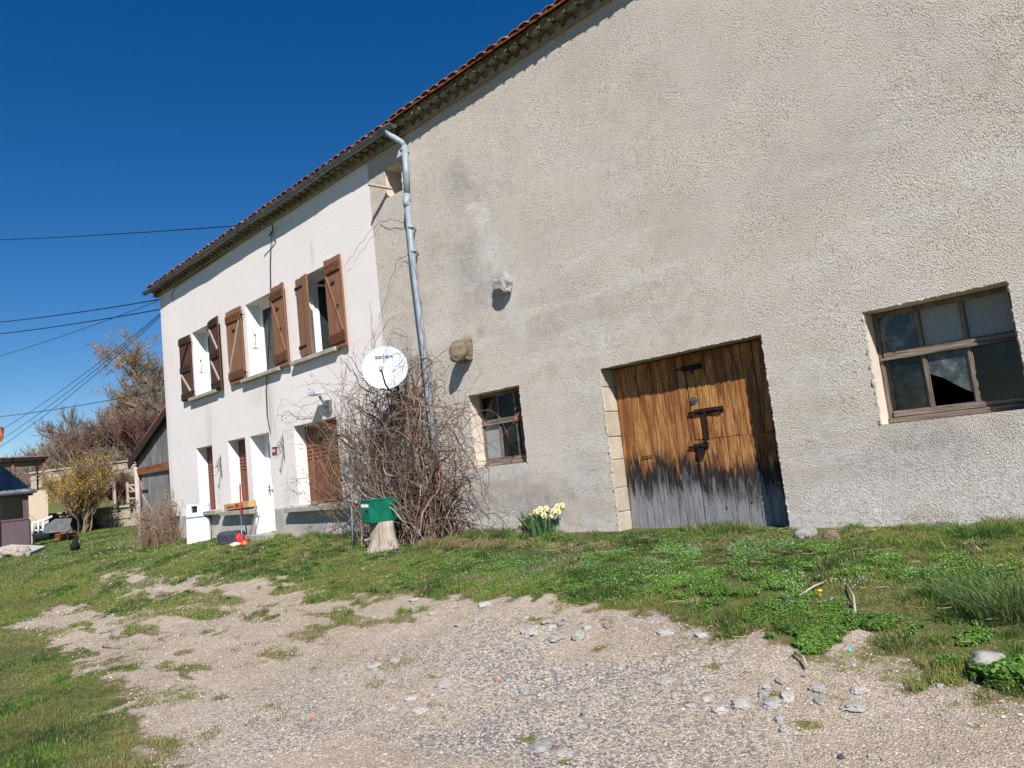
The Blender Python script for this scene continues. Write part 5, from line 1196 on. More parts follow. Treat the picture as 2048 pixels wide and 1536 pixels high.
# straw berm: old dry grass hanging over the low earth step
def straw_edge(pa, pb, n, h, label):
    A_, B_ = gp(*pa), gp(*pb); V = []; F = []; C = []
    for i in range(n):
        t = random.random()
        if float(vn(t*11, 3, 9)) < .35 or random.random() < .0: continue
        x = A_[0]+(B_[0]-A_[0])*t+rng.normal(0, .03); y = A_[1]+(B_[1]-A_[1])*t+rng.normal(0, .06)+.05; z = float(H(x, y)); hh = h*random.uniform(.4, 1.2)*(.6+.8*float(vn(t*9, 0, 5))); w = .003
        dx_, dy_ = random.gauss(0, .05), -random.uniform(.02, .14); b0 = len(V)
        for k in range(4):
            u = k/3; V += [(x+dx_*u-w*(1-u*.7), y+dy_*u, z+hh*(1-(1-1.6*u)**2*.9 if u < .6 else 1-.9*(u-.3)*1.2)), (x+dx_*u+w*(1-u*.7), y+dy_*u, z+hh*(1-(1-1.6*u)**2*.9 if u < .6 else 1-.9*(u-.3)*1.2))]
        for k in range(3): q = b0+2*k; F.append((q, q+1, q+3, q+2)); C.append(rc(STRAW+[(.30, .2, .1), (.12, .2, .04)]))
    return tag(npmesh('dry_grass', V, F, M_LEAF, None, C), label, 'dry grass', kind='stuff')
straw_edge((850, 1098), (1045, 1096), 2000, .13, 'fringe of straw coloured dead grass hanging over the low earth step left of the daffodils')
# clover and speedwell
def leaves(name, n, regs, size, cols, label, zs=(.01, .05), seed=5, cat='ground cover'):
    g = np.random.default_rng(seed); PX, PY = [], []
    for (px, py, rx, ry, wt) in regs:
        c = gp(px, py); a = gp(px-rx, py)-c; b = gp(px, py+ry)-c; k = int(n*wt); r = np.sqrt(g.random(k))*(.75+.5*g.random(k)); th = g.uniform(0, 2*pi, k)
        PX.append(c[0]+a[0]*r*np.cos(th)+b[0]*r*np.sin(th)); PY.append(c[1]+a[1]*r*np.cos(th)+b[1]*r*np.sin(th))
    x = np.concatenate(PX); y = np.concatenate(PY); kp = (y < -.02) & (gd(x, y) > .35) & (fbm(x*5, y*5, 111, 5) > .44); x, y = x[kp], y[kp]; m = len(x)
    z = H(x, y)+g.uniform(*zs, m)*(.2+1.1*fbm(x*7, y*7, 112)); s = size*g.uniform(.6, 1.3, m)*np.maximum(1, np.hypot(x, y+7)/8)
    nrm_ = g.normal(0, .38, (m, 3))+np.array([.25, -.3, 0]); nrm_[:, 2] = 1; nrm_ /= np.linalg.norm(nrm_, axis=1, keepdims=True); u = np.cross(nrm_, g.normal(0, 1, (m, 3))); u /= np.linalg.norm(u, axis=1, keepdims=True); v = np.cross(nrm_, u)
    c = np.stack([x, y, z], 1); V = np.zeros((m, 6, 3))
    for k in range(6):
        a = k*pi/3; V[:, k] = c+(u*math.cos(a)+v*math.sin(a)*.8)*s[:, None]
    F = np.arange(m*6).reshape(m, 6); col = np.array(cols)[g.integers(0, len(cols), m)]*g.uniform(.7, 1.25, (m, 1))*(.55+.9*fbm(x*2.5, y*2.5, 133))[:, None]
    return tag(npmesh(name, V.reshape(-1, 3), F, M_LEAF, None, np.clip(col, 0, 1)), label, cat, kind='stuff')
CLR = [(1460, 1185, 120, 42, .30), (1600, 1280, 80, 28, .18), (1240, 1150, 200, 45, .25), (1030, 1150, 170, 40, .15), (1560, 1215, 120, 35, .14), (1720, 1245, 70, 22, .07), (880, 1140, 120, 35, .09), (1380, 1110, 220, 25, .16), (1850, 1330, 60, 12, .02), (1900, 1270, 80, 25, .07), (2010, 1370, 55, 28, .09), (1500, 1100, 150, 20, .1), (1650, 1130, 150, 30, .12), (1830, 1140, 180, 30, .1)]
leaves('clover', 80000, CLR, .0062, [(.09, .21, .03), (.14, .28, .045), (.05, .12, .025), (.22, .34, .07)], 'bright green clover and speedwell leaves matting the bank in front of the barn door')
leaves('speedwell_flowers', 1700, [(1250, 1130, 240, 45, .5), (1450, 1105, 160, 22, .25), (1650, 1190, 140, 45, .15), (950, 1150, 200, 40, .2), (1820, 1150, 180, 35, .12)], .0042, [(.36, .48, .80), (.50, .60, .86), (.62, .70, .9)], 'tiny pale blue speedwell flowers dotted over the bank', (.055, .075), 6, 'wild flowers')
leaves('daisies', 420, [(300, 1090, 190, 20, .6), (200, 1120, 150, 20, .5)], .0045, [(.8, .8, .78)], 'white daisies scattered over the far lawn', (.07, .09), 7, 'wild flowers')
leaves('violets', 160, [(790, 1112, 60, 8, .6), (1880, 1060, 20, 6, .1), (1030, 1110, 60, 10, .2)], .008, [(.16, .10, .40)], 'small violet flowers at the foot of the stump', (.05, .07), 8, 'wild flowers')
for (px, py, lab) in ((533, 1079, 'yellow dandelion flower left of its pair, in front of the door step'), (541, 1079, 'yellow dandelion flower right of its pair, in front of the door step'), (1642, 1197, 'yellow withered flower in the grass in front of the barn')):
    p = gp(px, py); q = MB(); q.tube([(p[0], p[1], p[2]), (p[0], p[1], p[2]+.05)], .003, 5); q.rock((p[0], p[1], p[2]+.055), (.018, .018, .009), 2, 2, .15); tag(q.build('dandelion', ylw), lab, 'dandelion')
tag(leaves('broad_weed', 2600, [(2010, 1365, 60, 28, 1.)], .012, [(.06, .14, .02), (.10, .21, .035), (.15, .27, .05)], 'x', (.02, .10), 9), 'leafy weed at the lower right below the white boulder', 'weed', kind='stuff')
# loose chippings on the track
g = np.random.default_rng(12); n = 120000; x = g.uniform(-15, 1, n); y = g.uniform(-7.2, -.8, n); d = np.hypot(x, y+7); kp = (g.random(n) < np.minimum(1, (5.5/d)**1.5)) & (polysd(x, y, GP) > -.1) & (d > 1.5); x, y, d = x[kp], y[kp], d[kp]
m = len(x); s = g.uniform(.003, .0085, m)*np.where(g.random(m) < .05, 1.9, 1)*np.maximum(1, d/8); c = np.stack([x, y, H(x, y)+s*.15], 1); V = np.zeros((m, 6, 3)); ang = g.uniform(0, 2*pi, m)
off = np.array([[1, 0, 0], [0, 1, 0], [-1, 0, 0], [0, -1, 0], [0, 0, .75], [0, 0, -.7]])
for k in range(6):
    o = off[k]*g.uniform(.6, 1.2, (m, 1)); V[:, k] = c+np.stack([(o[:, 0]*np.cos(ang)-o[:, 1]*np.sin(ang)), o[:, 0]*np.sin(ang)+o[:, 1]*np.cos(ang), o[:, 2]], 1)*s[:, None]
tr = np.array([(0, 1, 4), (1, 2, 4), (2, 3, 4), (3, 0, 4)]); b = np.arange(m)[:, None]*6; F = np.concatenate([b+t_ for t_ in tr], 0)
cp_ = np.array([(.46, .38, .31), (.40, .33, .27), (.56, .50, .43), (.20, .20, .22), (.13, .13, .15), (.42, .34, .27), (.30, .28, .27)]); gi = masks(x, y)[2]; kpm = None; ci = g.integers(0, 3, m); dk = g.random(m) < .30+.45*gi; ci[dk] = g.integers(3, 7, dk.sum())
col = cp_[ci]*g.uniform(.8, 1.15, (m, 1))
tag(npmesh('loose_chippings', V.reshape(-1, 3), F, M_TWIG, None, np.concatenate([col]*4, 0)), 'loose beige and grey chippings strewn over the worn track', 'gravel', kind='stuff')
# small wild clumps, bent dry stalks and litter breaking up the bank
g = np.random.default_rng(31); V = []; F = []; C = []; cnt = 0
while cnt < 420:
    x = g.uniform(-13.5, 1.0); y = -abs(g.normal(0, 1.5))-.05
    if y < -3.6 or gd(np.array([x]), np.array([y]))[0] < .35: continue
    cnt += 1; z = float(H(x, y)); kind = g.random(); cols_ = PALB if kind < .5 else (PALG[:3] if kind < .75 else STRAW); hh = g.uniform(.05, .11); rr = g.uniform(.03, .09); nb = int(g.uniform(14, 36))
    for i in range(nb):
        a = g.uniform(0, 2*pi); r = rr*g.random(); la = a+g.normal(0, .5); h_ = hh*g.uniform(.5, 1.1); ln = h_*g.uniform(.3, 1.3); w = g.uniform(.0022, .0045)*max(1, math.hypot(x, y+7)/7.5); pa = la+pi/2; b0 = len(V)
        for k in range(4):
            t = k/3; cx_, cy_ = x+math.cos(a)*r+math.cos(la)*ln*t*t, y+math.sin(a)*r+math.sin(la)*ln*t*t; cz_ = z-.005+h_*(t-.35*t*t); ww = w*(1-.85*t**2)
            V += [(cx_-math.cos(pa)*ww, cy_-math.sin(pa)*ww, cz_), (cx_+math.cos(pa)*ww, cy_+math.sin(pa)*ww, cz_)]
        for k in range(3): q = b0+2*k; F.append((q, q+1, q+3, q+2)); C.append(rc(cols_))
tag(npmesh('mixed_tufts', V, F, M_LEAF, None, C), 'small mixed tufts of dark, bright and dead grass dotted over the bank', 'grass', kind='stuff')
sg = Seg(); cnt = 0
while cnt < 1500:
    x = g.uniform(-12, 1.0); y = -abs(g.normal(0, 1.6))-.05
    if y < -3.9: continue
    cnt += 1; z = float(H(x, y))+g.uniform(.006, .03); a = g.uniform(0, 2*pi); L_3 = g.uniform(.03, .12); m1 = np.array([x, y, z+.008])
    sg.line([m1-np.array([math.cos(a), math.sin(a), 0])*L_3/2, m1, m1+np.array([math.cos(a+.3), math.sin(a+.3), g.uniform(-.05, .15)])*L_3/2], .0022, .0014, rc(STRAW+[(.2, .14, .09)]))
tag(sg.build('plant_litter', None, 3), 'dry stalks and twig litter lying among the grass', 'litter', kind='stuff')
# ------------------------------------------------------------ background on the left
# shed against the house
SH = empty('garden_shed', (-21, .6, .7), 'silvery board lean-to shed with a steep tiled roof against the end of the farmhouse', 'shed')
ys_ = .16
def PX(px, py, Y=ys_): return P(px, py, Y)
xl, xr_ = -21.95, -19.16; zl, zr = 2.93, 4.0
b = MB(); xx = xl
while xx < xr_-.02:      # gable boards above the lintel
    x2 = min(xx+random.uniform(.13, .19), xr_); f = lambda x: zl+(zr-zl)*(x-xl)/(xr_-xl)
    v = [(xx+.003, ys_, 2.62), (x2-.003, ys_, 2.62), (x2-.003, ys_, f(x2)), (xx+.003, ys_, f(xx))]; v += [(p[0], ys_+.025, p[2]) for p in v]
    b.add(v, [(0, 1, 2, 3), (7, 6, 5, 4), (0, 4, 5, 1), (1, 5, 6, 2), (2, 6, 7, 3), (3, 7, 4, 0)]); xx = x2
b.build('gable_boards', M_SHED, SH)
b = MB(); xx = xl+.28
while xx < xr_-.02:
    x2 = min(xx+random.uniform(.14, .22), xr_); b.box((xx+.004, ys_+.03, .62), (x2-.004, ys_+.055, 2.46)); xx = x2
dd = b.build('shed_door', M_SHED, SH); q = MB(); q.box((xl+.3, ys_+.005, 1.98), (xl+.75, ys_+.03, 2.04)); q.build('hinge', M_IRON, dd)
b = MB(); b.box((xl+.15, ys_-.04, 2.46), (xr_, ys_+.04, 2.66), jit=.02); b.build('lintel', M_BEAM, SH)
b = MB(); b.tube([(xl+.12, ys_-.02, .55), (xl+.06, ys_-.02, 2.75)], .07, 8); b.build('post', M_PALEB, SH)
b = MB(); b.box((xl+.02, ys_+.06, .6), (xl+.08, 4.0, 2.7)); b.box((xl+.08, 3.9, .6), (xr_, 4.0, 2.7)); b.build('shed_wall', M_SHED, SH)
b = MB(); sl = (zr-zl)/(xr_-xl); v = []
for yy in (ys_-.12, 4.2):
    for (x, dz) in ((xl-.22, .02), (xr_, .02), (xr_, .12), (xl-.22, .12)): v.append((x, yy, zl+sl*(x-xl)+dz))
b.add(v, [(0, 1, 2, 3), (7, 6, 5, 4), (0, 4, 5, 1), (1, 5, 6, 2), (2, 6, 7, 3), (3, 7, 4, 0)]); b.build('roof', M_TILE, SH)
b = MB(); b.beam((xl-.24, ys_-.13, zl-sl*.24-.06), (xr_, ys_-.13, zr-.06), .04, .20); b.build('verge_board', M_SHUTDB, SH)
t = MB(); yy = ys_-.25
t = MB()
for k in range(18):
    y1 = ys_-.08+k*.24; x = xl-.34; 
    t.tube([(xl-.26, y1, zl-sl*.26+.10), (xr_-.02, y1, zr+.10)], .045, 8)
t.build('roof_tiles', M_TILE, SH)
def lathe(name, c, prof, mat, label=None, cat=None, n=16, parent=None):
    q = MB(); vs = [(c[0]+r*math.cos(2*pi*j/n), c[1]+r*math.sin(2*pi*j/n), c[2]+z) for z, r in prof for j in range(n)]
    fs = [(i*n+j, i*n+(j+1) % n, (i+1)*n+(j+1) % n, (i+1)*n+j) for i in range(len(prof)-1) for j in range(n)]; fs.append(tuple(range(n))[::-1])
    q.add(vs, fs, True); o = q.build(name, mat, parent); return tag(o, label, cat)
p = gp(288, 1078); lathe('flower_pot', (p[0], p[1], p[2]-.02), [(0, .13), (.26, .19), (.30, .20), (.30, .17), (.2, .15), (.05, .1)], M_TERRA, 'terracotta pot at the foot of the shed post', 'flower pot')
p = gp(312, 1086); lathe('flower_pot', (p[0], p[1], p[2]-.02), [(0, .15), (.30, .20), (.33, .20), (.33, .17), (.2, .15), (.05, .1)], M_TERRA, 'terracotta pot half hidden behind the dry shrub', 'flower pot')
# stone walls
def stone_wall(name, a, b_, zbot, ztop, thick, ch, label, cap=True, zt2=None):
    a = np.array(a[:2]); b_ = np.array(b_[:2]); L = np.linalg.norm(b_-a); d = (b_-a)/L; ang = math.atan2(d[1], d[0]); q = MB(); M = Matrix.Translation((a[0], a[1], 0)) @ Matrix.Rotation(ang, 4, 'Z')
    R0 = empty(name, (a[0], a[1], zbot), label, 'stone wall'); core = MB(); core.box((0, .04, zbot-.3), (L, thick-.04, ztop-.05), M); core.build('mortar_core', M_MORT, R0)
    z = zbot-.2
    while z < ztop-.04:
        h = min(random.uniform(ch*.65, ch*1.2), ztop-z); x = random.uniform(-.3, 0)
        while x < L:
            w = random.uniform(ch*.9, ch*2.4); x0 = max(0, x)+.012; x1 = min(L, x+w)-.012
            if x1 > x0+.03: q.box((x0, random.uniform(-.04, .02), z+.012), (x1, thick, z+h-.012), M, jit=.02)
            x += w
        z += h
    q.build('stones', M_WST, R0, .02)
    if cap:
        q = MB(); x = 0
        while x < L: w = random.uniform(.8, 1.5); q.box((x, -.08, ztop-.02), (min(x+w, L)-.015, thick+.06, ztop+.07), M, jit=.015); x += w
        q.build('coping', M_SILL, R0, .015)
    return R0
lwa = at(75, 1062, 33.5); lwb = at(330, 1045, 31.0)
stone_wall('stone_wall', (lwa[0], lwa[1]), (lwb[0], lwb[1]), .75, 1.66, .5, .34, 'low retaining wall of large grey stones behind the lawn, in front of the taller one')
upa = at(60, 930, 40); upb = at(350, 928, 38)
stone_wall('stone_wall', (upa[0], upa[1]), (upb[0], upb[1]), 1.3, 4.05, .6, .30, 'tall rubble stone wall at the back of the garden, under the bare trees')
# gate and post on the low wall
ga, gb = at(256, 1004, 31.3), at(287, 1004, 30.8); GT = empty('wooden_gate', ga, 'small grey wooden gate with a diagonal brace on top of the low wall', 'gate')
q = MB(); up = np.array([0, 0, 1.])
q.beam(ga-up*.05, ga+up*.85, .09, .09, up=(0, 1, 0)); q.build('gate_post', M_PALEB, GT)
q = MB()
for k in (.15, .45, .72): q.beam(ga+up*k, gb+up*(k+.03), .03, .08)
q.beam(ga+up*.72+(gb-ga)*.05, gb+up*.18, .035, .07); q.build('gate_rails', M_PALEB, GT)
p0 = at(229, 1003, 31.5); tag(MB().beam(p0-up*.1, p0+up*.85, .12, .10, up=(0, 1, 0)).build('wooden_post', M_PALEB), 'grey wooden post on the low wall left of the gate', 'post')
# hut
HB = at(60, 1086, 27.0); hz = float(H(HB[0], HB[1])); 
dv = np.array([HB[0], HB[1]+7.]); dv /= np.linalg.norm(dv); latv = np.array([dv[1], -dv[0]])  # lateral to the right as seen
HT = empty('garden_hut', (HB[0], HB[1], hz), 'mauve brown garden hut with a steep slate roof and an open window', 'hut')
ang = math.atan2(latv[1], latv[0]); Mh = Matrix.Translation((HB[0], HB[1], hz-.03)) @ Matrix.Rotation(ang, 4, 'Z')
q = MB(); q.box((-3.2, 0, 0), (-.92, .06, 1.05), Mh); q.box((-.92, .0, 0), (0, .05, 1.02), Mh); q.box((-.12, 0, 1.02), (0, .05, 1.85), Mh); q.box((-1.06, 0, 1.05), (-.92, .06, 1.85), Mh); q.box((-3.2, 0, 1.05), (-1.06, .06, 1.85), Mh); q.box((-1.06, -.0, 1.85), (0, .06, 2.0), Mh)
q.build('front_boards', M_PURP, HT, .005)
q = MB(); q.box((-.95, -.03, .98), (-.05, .03, 1.04), Mh); q.box((-.92, -.02, 1.04), (-.86, .02, 1.85), Mh); q.box((-.18, -.02, 1.04), (-.12, .02, 1.85), Mh); q.build('window_frame', M_PURP, HT)
q = MB(); q.box((-.06, .06, 0), (0, 2.6, 2.0), Mh); q.box((-3.2, 2.54, 0), (-.06, 2.6, 2.0), Mh); q.build('side_wall', M_CREAM, HT)
q = MB(); v = [(-3.3, -.18, 1.98), (.16, -.18, 1.98), (-1.1, 1.35, 3.35), (-3.3, 1.35, 3.35), (-3.3, 2.8, 1.98), (.16, 2.8, 1.98)]; v = [Mh @ Vector(p_) for p_ in v]; v2 = [p_-Vector((0, 0, .06)) for p_ in v]
q.add(v+v2, [(0, 1, 2, 3), (1, 5, 2), (3, 2, 5, 4), (6, 9, 8, 7), (7, 8, 11), (9, 10, 11, 8), (0, 6, 7, 1), (1, 7, 11, 5)]); rf = q.build('roof', M_SLATE, HT)
q = MB()
for k in range(1, 5):
    t_ = k/5; a0 = Vector((-3.3, -.18+1.53*t_, 1.99+1.37*t_)); b0_ = Vector((.16-1.26*t_, -.18+1.53*t_, 1.99+1.37*t_)); q.beam(Mh @ a0, Mh @ b0_, .03, .02)
q.tube([Mh @ Vector((.16, -.18, 2.0)), Mh @ Vector((-1.1, 1.35, 3.38))], .04, 6); q.build('slate_courses', M_SLATE, HT)
q = MB(); q.box((-3.3, -.24, 1.93), (.28, -.16, 2.0), Mh); q.build('gutter', simple('dark mauve trim', (.05, .035, .05)), HT)
q = MB(); q.tube([Mh @ Vector((-.98, 1.3, 3.25)), Mh @ Vector((-.98, 1.3, 3.55))], [.16, .09], 8); q.build('roof_finial', M_CONC, HT)
# cream wall with aviary cage above
q = MB(); CW = at(50, 1060, 30.5); Mc = Matrix.Translation((CW[0], CW[1], .6)) @ Matrix.Rotation(ang+.1, 4, 'Z')
q.box((-3.6, 0, 0), (.85, .3, 2.15), Mc); q.box((.55, .3, 0), (.85, 3.5, 2.15), Mc); cw = q.build('garden_wall', M_CREAM); tag(cw, 'cream rendered wall behind the hut, carrying the wire cage', 'wall')
AV = empty('aviary', Mc @ Vector((0, 0, 2.15)), 'open wire cage with a corrugated roof and rusty posts on the cream wall', 'aviary')
q = MB()
for x in (-3.4, -2.4, -1.3, -.35, .75):
    q.box((x-.04, 0.02, 2.15), (x+.04, .10, 3.55-.12*x*.4), Mc)
for x in (-1.3, .75): q.box((x-.03, 2.2, 2.15), (x+.03, 2.26, 3.3), Mc)
q.build('posts', M_RUSTB, AV)
q = MB()
for z in (2.8,): q.box((-3.4, .04, z), (.75, .08, z+.05), Mc)
q.box((.72, .1, 2.8), (.76, 2.2, 2.85), Mc); q.box((-3.4, .02, 3.38), (.8, .09, 3.46), Mc); q.build('rails', M_RUSTB, AV)
q = MB(); v = []
for i in range(30):
    x = -3.8+4.75*i/29; v += [(x, -.25, 3.62-.05*x*.5+(.02 if i % 2 else 0)), (x, 2.6, 3.40-.05*x*.5+(.02 if i % 2 else 0))]
q.add([Mc @ Vector(p_) for p_ in v], [(2*i, 2*i+2, 2*i+3, 2*i+1) for i in range(29)]); rf = q.build('corrugated_roof', simple('grey brown sheet', (.18, .15, .14), .6), AV); s = rf.modifiers.new('s', 'SOLIDIFY'); s.thickness = .04
# concrete pillar, table and chairs
pc = gp(56, 1090); tag(MB().box((pc[0]-.13, pc[1]-.13, pc[2]-.1), (pc[0]+.13, pc[1]+.13, pc[2]+.95)).build('concrete_pillar', M_CREAM, bev=.02), 'short cream pillar beside the hut door', 'pillar')
tb = gp(80, 1092)+np.array([0, .3, 0]); TBn = empty('garden_table', tb, 'dark outdoor bench table draped with a grey cloth', 'table')
Mt = Matrix.Translation((tb[0], tb[1], float(H(tb[0], tb[1])))) @ Matrix.Rotation(ang, 4, 'Z') @ Matrix.Diagonal((.66, .66, .85, 1))
q = MB(); q.box((-.8, -.3, .42), (.9, .4, .47), Mt); q.build('table_top', simple('dark bench wood', (.03, .028, .03)), TBn)
for sx in (-.7, .8):
    for sy in (-.22, .32): q = MB(); q.box((sx-.03, sy-.03, -.05), (sx+.03, sy+.03, .42), Mt); q.build('leg', M_BLK, TBn)
q = MB(); v = [(-.3, -.36, .45), (.9, -.36, .44), (1.2, .3, .86), (.3, .45, .92), (-.3, -.34, .50), (.15, -.3, .75)]; q.add([Mt @ Vector(p_) for p_ in [(-.25, -.38, .46), (.85, -.38, .42), (1.05, .1, .95), (.25, .05, 1.0), (-.2, .2, .8)]], [(0, 1, 2, 3), (0, 3, 4)]); cl = q.build('cloth', simple('grey tarpaulin', (.10, .105, .11), .6)); cl.modifiers.new('s', 'SOLIDIFY').thickness = .02; tag(cl, 'grey tarpaulin hanging over the chairs and bench by the hut', 'tarpaulin')
CHR = empty('plastic_chair', Mt @ Vector((-.35, .1, .47)), 'white plastic armchair lying tipped on the dark bench', 'chair')
def rail(pts, r, nm): return MB().tube([Mt @ Vector(p_) for p_ in pts], r, 6).build(nm, M_WPVC, CHR)
rail([(-.75, -.1, .48), (-.72, -.1, .92), (-.2, -.1, 1.0), (.15, -.05, 1.12)], .045, 'arm'); rail([(-.75, .3, .48), (-.72, .3, .90), (-.2, .3, .98), (.15, .3, 1.1)], .045, 'arm')
for a_ in ((-.5, -.1), (-.28, -.1)): rail([(a_[0], a_[1], .5), (a_[0]+.02, a_[1], .96)], .03, 'leg')
q = MB(); q.box((-.72, -.08, .60), (-.1, .3, .64), Mt); q.build('seat', M_WPVC, CHR); q = MB(); q.box((-.75, -.05, .62), (-.70, .28, .92), Mt); q.build('backrest', M_WPVC, CHR)
# paved edge with rubble kerb at far left
e0 = gp(-120, 1130); 
pth = [gp(-160, 1085), gp(60, 1096), gp(92, 1098), gp(60, 1112), gp(0, 1107), gp(-160, 1118)]
q = MB(); v = [(p_[0], p_[1], float(H(p_[0], p_[1]))+.10) for p_ in pth]; v += [(a_[0], a_[1], a_[2]-.5) for a_ in v]; q.add(v, [(5, 4, 3, 2, 1, 0)]+[(i, (i+1) % 6, (i+1) % 6+6, i+6) for i in range(6)]); o = q.build('paved_terrace', M_CONC); o['kind'] = 'structure'
q = MB()
for i in range(60):
    t_ = i/59; px = -100+145*t_; p_ = gp(px, 1124-12*t_); q.rock((p_[0]+random.uniform(-.1, .1), p_[1]+random.uniform(-.1, .1), p_[2]+random.uniform(-.05, .22)), (random.uniform(.09, .2),)*2+(random.uniform(.07, .13),), i, 2, .3)
tag(q.build('rubble_kerb', M_WST), 'rough rubble stone kerb edging the concrete terrace at the far left', 'kerb')
p_ = gp(8, 1096); tag(MB().box((p_[0]-.6, p_[1]-.2, p_[2]+.0), (p_[0]+.35, p_[1]+.25, p_[2]+.28)).build('stone_block', M_GRAN, bev=.02), 'grey stone block step at the hut door', 'step')
b0 = gp(132, 1080); q = MB()
for i in range(5): q.box((b0[0]-.6, b0[1]-.2+i*.0, b0[2]+i*.05), (b0[0]+.5-random.random()*.2, b0[1]+.25, b0[2]+.04+i*.05), jit=.02)
tag(q.build('slab_stack', M_TERRA), 'low stack of worn reddish slabs beneath the yellow bush', 'slabs')
# neighbouring tiled roof corner poking in at the left
nb = at(-1, 878, 25.5); NR = empty('neighbour_roof', (nb[0], nb[1], .4), 'orange tiled eave corner of a neighbouring porch at the left edge', 'porch roof')
lv_ = np.array([latv[0], latv[1], 0]); q = MB()
for k in range(5): 
    c0 = nb-lv_*(.0+k*.2)+np.array([0, 0, 0]); q.tube([c0+np.array([0, 0, .0]), c0-lv_*.0+np.array([dv[0]*1.6, dv[1]*1.6, .5])], .11, 10)
q.build('roof_tiles', simple('orange clay tile', (.42, .11, .05), .8), NR)
q = MB(); pb = nb-lv_*1.0; q.box((pb[0]-.1, pb[1]-.1, .1), (pb[0]+.1, pb[1]+.1, nb[2])); q.build('post', M_CREAM, NR)
# ------------------------------------------------------------ trees and bushes
def tree(name, base, h, spread, seed, label, cols, cat='tree', trunk=.12, levels=5, split=3, upb=.35, twig=.012, start=.25, multi=1, group=None, dens=1., blossom=None, lenf=.72):
    rs = random.Random(seed); R0 = empty(name, base, label, cat, group); tk = Seg(); cr_ = Seg(); tips = []
    def grow(p, d, L, r, lev):
        n = 4; pts = [p]; q = Vector(p); dd = Vector(d).normalized()
        for i in range(n):
            dd = (dd+Vector([rs.gauss(0, .16) for _ in range(3)])+Vector((0, 0, upb*.12))).normalized(); q = q+dd*(L/n); pts.append(tuple(q))
        c = tuple(np.array(rs.choice(cols))*rs.uniform(.75, 1.25))
        (tk if lev <= 1 else cr_).line([np.array(x) for x in pts], r, max(r*.62, twig*.5), c)
        if lev >= levels: tips.append(np.array(pts[-1])); tips.append(np.array(pts[2])); return
        for k in range(split+(1 if rs.random() < .4*dens else 0)):
            t = rs.randint(1 if lev else 2, n); a = rs.uniform(0, 2*pi); side = Vector((math.cos(a), math.sin(a), rs.uniform(-.1, .5)))
            nd = (dd*rs.uniform(.5, .9)+side*spread*rs.uniform(.4, 1.)).normalized(); grow(pts[t], nd, L*rs.uniform(lenf-.12, lenf+.1), max(r*.55, twig), lev+1)
    for m_ in range(multi):
        a = rs.uniform(0, 2*pi); o = Vector((math.cos(a), math.sin(a), 0))*((.12 if blossom and multi > 9 else .35)*multi**.5*rs.random() if multi > 1 else 0)
        d0 = Vector((math.cos(a)*.4*rs.random()+o.x*.5, math.sin(a)*.4*rs.random()+o.y*.5, 1)) if multi > 1 else Vector((rs.gauss(0, .06), rs.gauss(0, .06), 1)); hh = h*rs.uniform(.8, 1.1) if multi > 1 else h
        grow(tuple(Vector(base)+o-Vector((0, 0, .1))), d0, hh*start*1.25, trunk, 0)
    tk.build('trunk' if multi < 2 else 'stems', R0, 5); cr_.build('crown', R0, 3)
    if blossom:
        g2 = np.random.default_rng(seed); T_ = np.array(tips); T_ = T_[g2.integers(0, len(T_), blossom[0])]+g2.normal(0, .09, (blossom[0], 3)); T_ = T_[blossom[3](T_)] if len(blossom) > 3 else T_
        s2 = blossom[1]; V = np.repeat(T_, 4, 0)+g2.normal(0, s2, (len(T_)*4, 3)); F = np.arange(len(T_)*4).reshape(-1, 4); C_ = np.array(blossom[2])[g2.integers(0, len(blossom[2]), len(T_))]*g2.uniform(.8, 1.2, (len(T_), 1)); npmesh('blossom', V, F, M_LEAF, R0, C_)
    return R0
TWG = [(.20, .16, .13), (.27, .22, .18), (.15, .12, .10), (.24, .18, .13)]
def gat(px, dep, dz=0): q = at(px, 950, dep); return (float(q[0]), float(q[1]), float(H(q[0], q[1]))+dz)
tree('forsythia_bush', gat(150, 31.0), 3.5, .30, 3, 'tall bush with yellow orange blossom on bare stems in front of the stone walls', TWG+[(.36, .30, .24), (.3, .22, .14)], 'bush', .035, 4, 4, .9, .007, .34, 14, blossom=(14000, .022, [(.55, .33, .03), (.62, .40, .05), (.40, .26, .05)]), lenf=.66)
tree('bare_tree', gat(214, 60), 12, .40, 11, 'tall bare tree at the centre of the hillside, spreading finely against the sky', TWG, 'tree', .16, 6, 3, .3, .018, .24, 1)
tree('bare_tree', gat(172, 62), 10.5, .40, 12, 'bare tree left of the tall central one on the hillside', TWG, 'tree', .2, 6, 3, .3, .018, .26, 1)
tree('bare_tree', gat(338, 46), 10.5, .55, 13, 'tall tan bare tree rising beside the house wall', [(.36, .27, .17), (.30, .22, .14), (.24, .17, .11)], 'tree', .13, 6, 3, .3, .013, .24, 1, blossom=(9000, .035, [(.34, .24, .11), (.28, .2, .12), (.38, .28, .14)]))
tree('bare_tree', gat(290, 49), 8, .6, 14, 'lower bare tree left of the one beside the house wall', [(.33, .25, .18), (.26, .2, .15)], 'tree', .12, 6, 3, .3, .013, .22, 2, blossom=(7000, .035, [(.3, .22, .13), (.26, .19, .12)]))
tree('bare_tree', gat(262, 56), 10.5, .5, 18, 'bare tree between the central one and the lower tan one', TWG, 'tree', .18, 6, 3, .3, .018, .25, 1)
tree('red_twig_bush', gat(222, 43.5), 3.6, .75, 15, 'reddish purple bare bush above the tall wall, left of the other red one', [(.16, .095, .08), (.13, .08, .065), (.20, .13, .10)], 'bush', .05, 5, 3, .6, .012, .3, 7)
tree('red_twig_bush', gat(290, 42.5), 3.4, .75, 16, 'reddish brown bare bush above the tall wall, close to the shed roof', [(.18, .09, .075), (.14, .07, .06)], 'bush', .05, 5, 3, .6, .012, .3, 6)
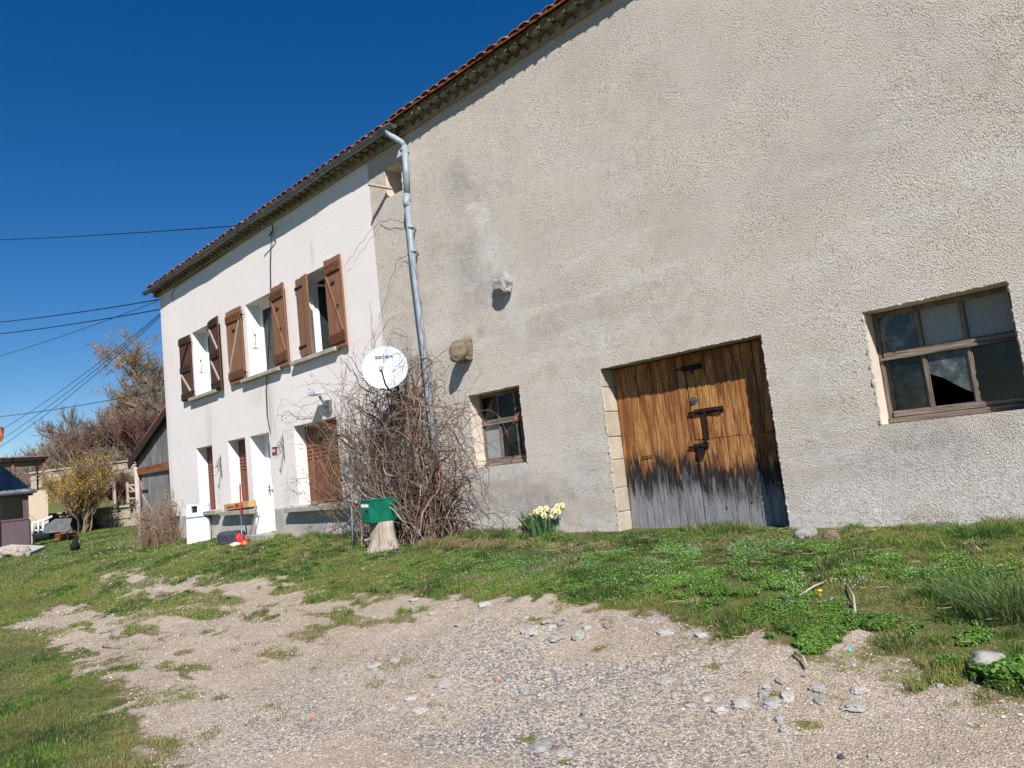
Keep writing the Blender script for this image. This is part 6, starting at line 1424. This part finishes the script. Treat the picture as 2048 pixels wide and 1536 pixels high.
tree('garden_shrub', gat(238, 34), 2.2, .75, 17, 'dark reddish shrub on the terrace between the two stone walls', [(.16, .07, .06), (.12, .07, .06)], 'shrub', .03, 4, 4, .6, .008, .3, 10)
tree('small_tree', gat(232, 35.5), 4.2, .6, 21, 'slim bare fruit tree trained in front of the tall wall', [(.17, .14, .12), (.2, .16, .14)], 'tree', .09, 5, 3, .3, .009, .3, 1)
for i, (px, dep, h_, sd) in enumerate(((60, 50, 3.4, 31), (85, 52, 4.6, 32), (112, 55, 5.6, 33), (140, 55, 6.6, 34), (165, 52, 5.0, 35), (195, 56, 5.6, 36), (120, 46, 3.8, 37), (75, 47, 2.6, 38), (155, 45, 3.6, 39), (255, 52, 5.6, 40), (300, 50, 6.4, 41), (190, 45, 3.2, 42), (325, 46, 5.0, 43))):
    lab = ('low bare scrub at the left end of the hillside', 'bare scrub on the left slope of the hillside', 'bare thicket rising on the left shoulder of the hillside', 'rounded grey brown thicket left of the tall bare trees', 'bare thicket in front of the leftmost tall tree', 'bare thicket at the foot of the central tall tree', 'tangled scrub just above the tall wall, left part', 'low scrub above the wire cage', 'tangled scrub just above the tall wall, behind the yellow bush', 'bare thicket behind the red bushes', 'bare thicket just left of the house wall', 'low scrub left of the red bushes', 'scrub directly behind the shed roof')[i]
    tree('bare_bush', gat(px, dep), h_, .8, sd, lab, [(.22, .17, .13), (.28, .22, .17), (.17, .13, .11), (.25, .19, .12)], 'bush', .05, 5, 3, .5, .013, .3, 9, 'bare bushes on the hillside')
sg = Seg(); g3 = np.random.default_rng(77)   # undergrowth covering the slope
nU = 24000; ppx = g3.uniform(20, 345, nU); pdp = g3.uniform(42, 75, nU); Qs = np.array([at(a_, 950, b_) for a_, b_ in zip(ppx, pdp)]); Qs[:, 2] = H(Qs[:, 0], Qs[:, 1])
for p0_ in Qs:
    d_ = g3.normal(0, .5, 3); d_[2] = abs(d_[2])+.6; L_2 = g3.uniform(.5, 1.7); sg.line([p0_, p0_+d_*L_2*.5, p0_+d_*L_2+g3.normal(0, .2, 3)], .02, .01, rc([(.22, .17, .13), (.27, .21, .15), (.16, .13, .10), (.20, .18, .09)]))
o = sg.build('undergrowth', None, 3); tag(o, 'brown leafless undergrowth covering the hillside behind the walls', 'undergrowth', kind='stuff')
leaves('wall_foot_plants', 5000, [(245, 1062, 60, 14, .7), (210, 1068, 60, 8, .3), (120, 1076, 30, 6, .1)], .03, [(.03, .08, .02), (.05, .12, .03), (.02, .05, .015)], 'dark green leafy plants growing at the foot of the low wall', (.02, .35), 15)
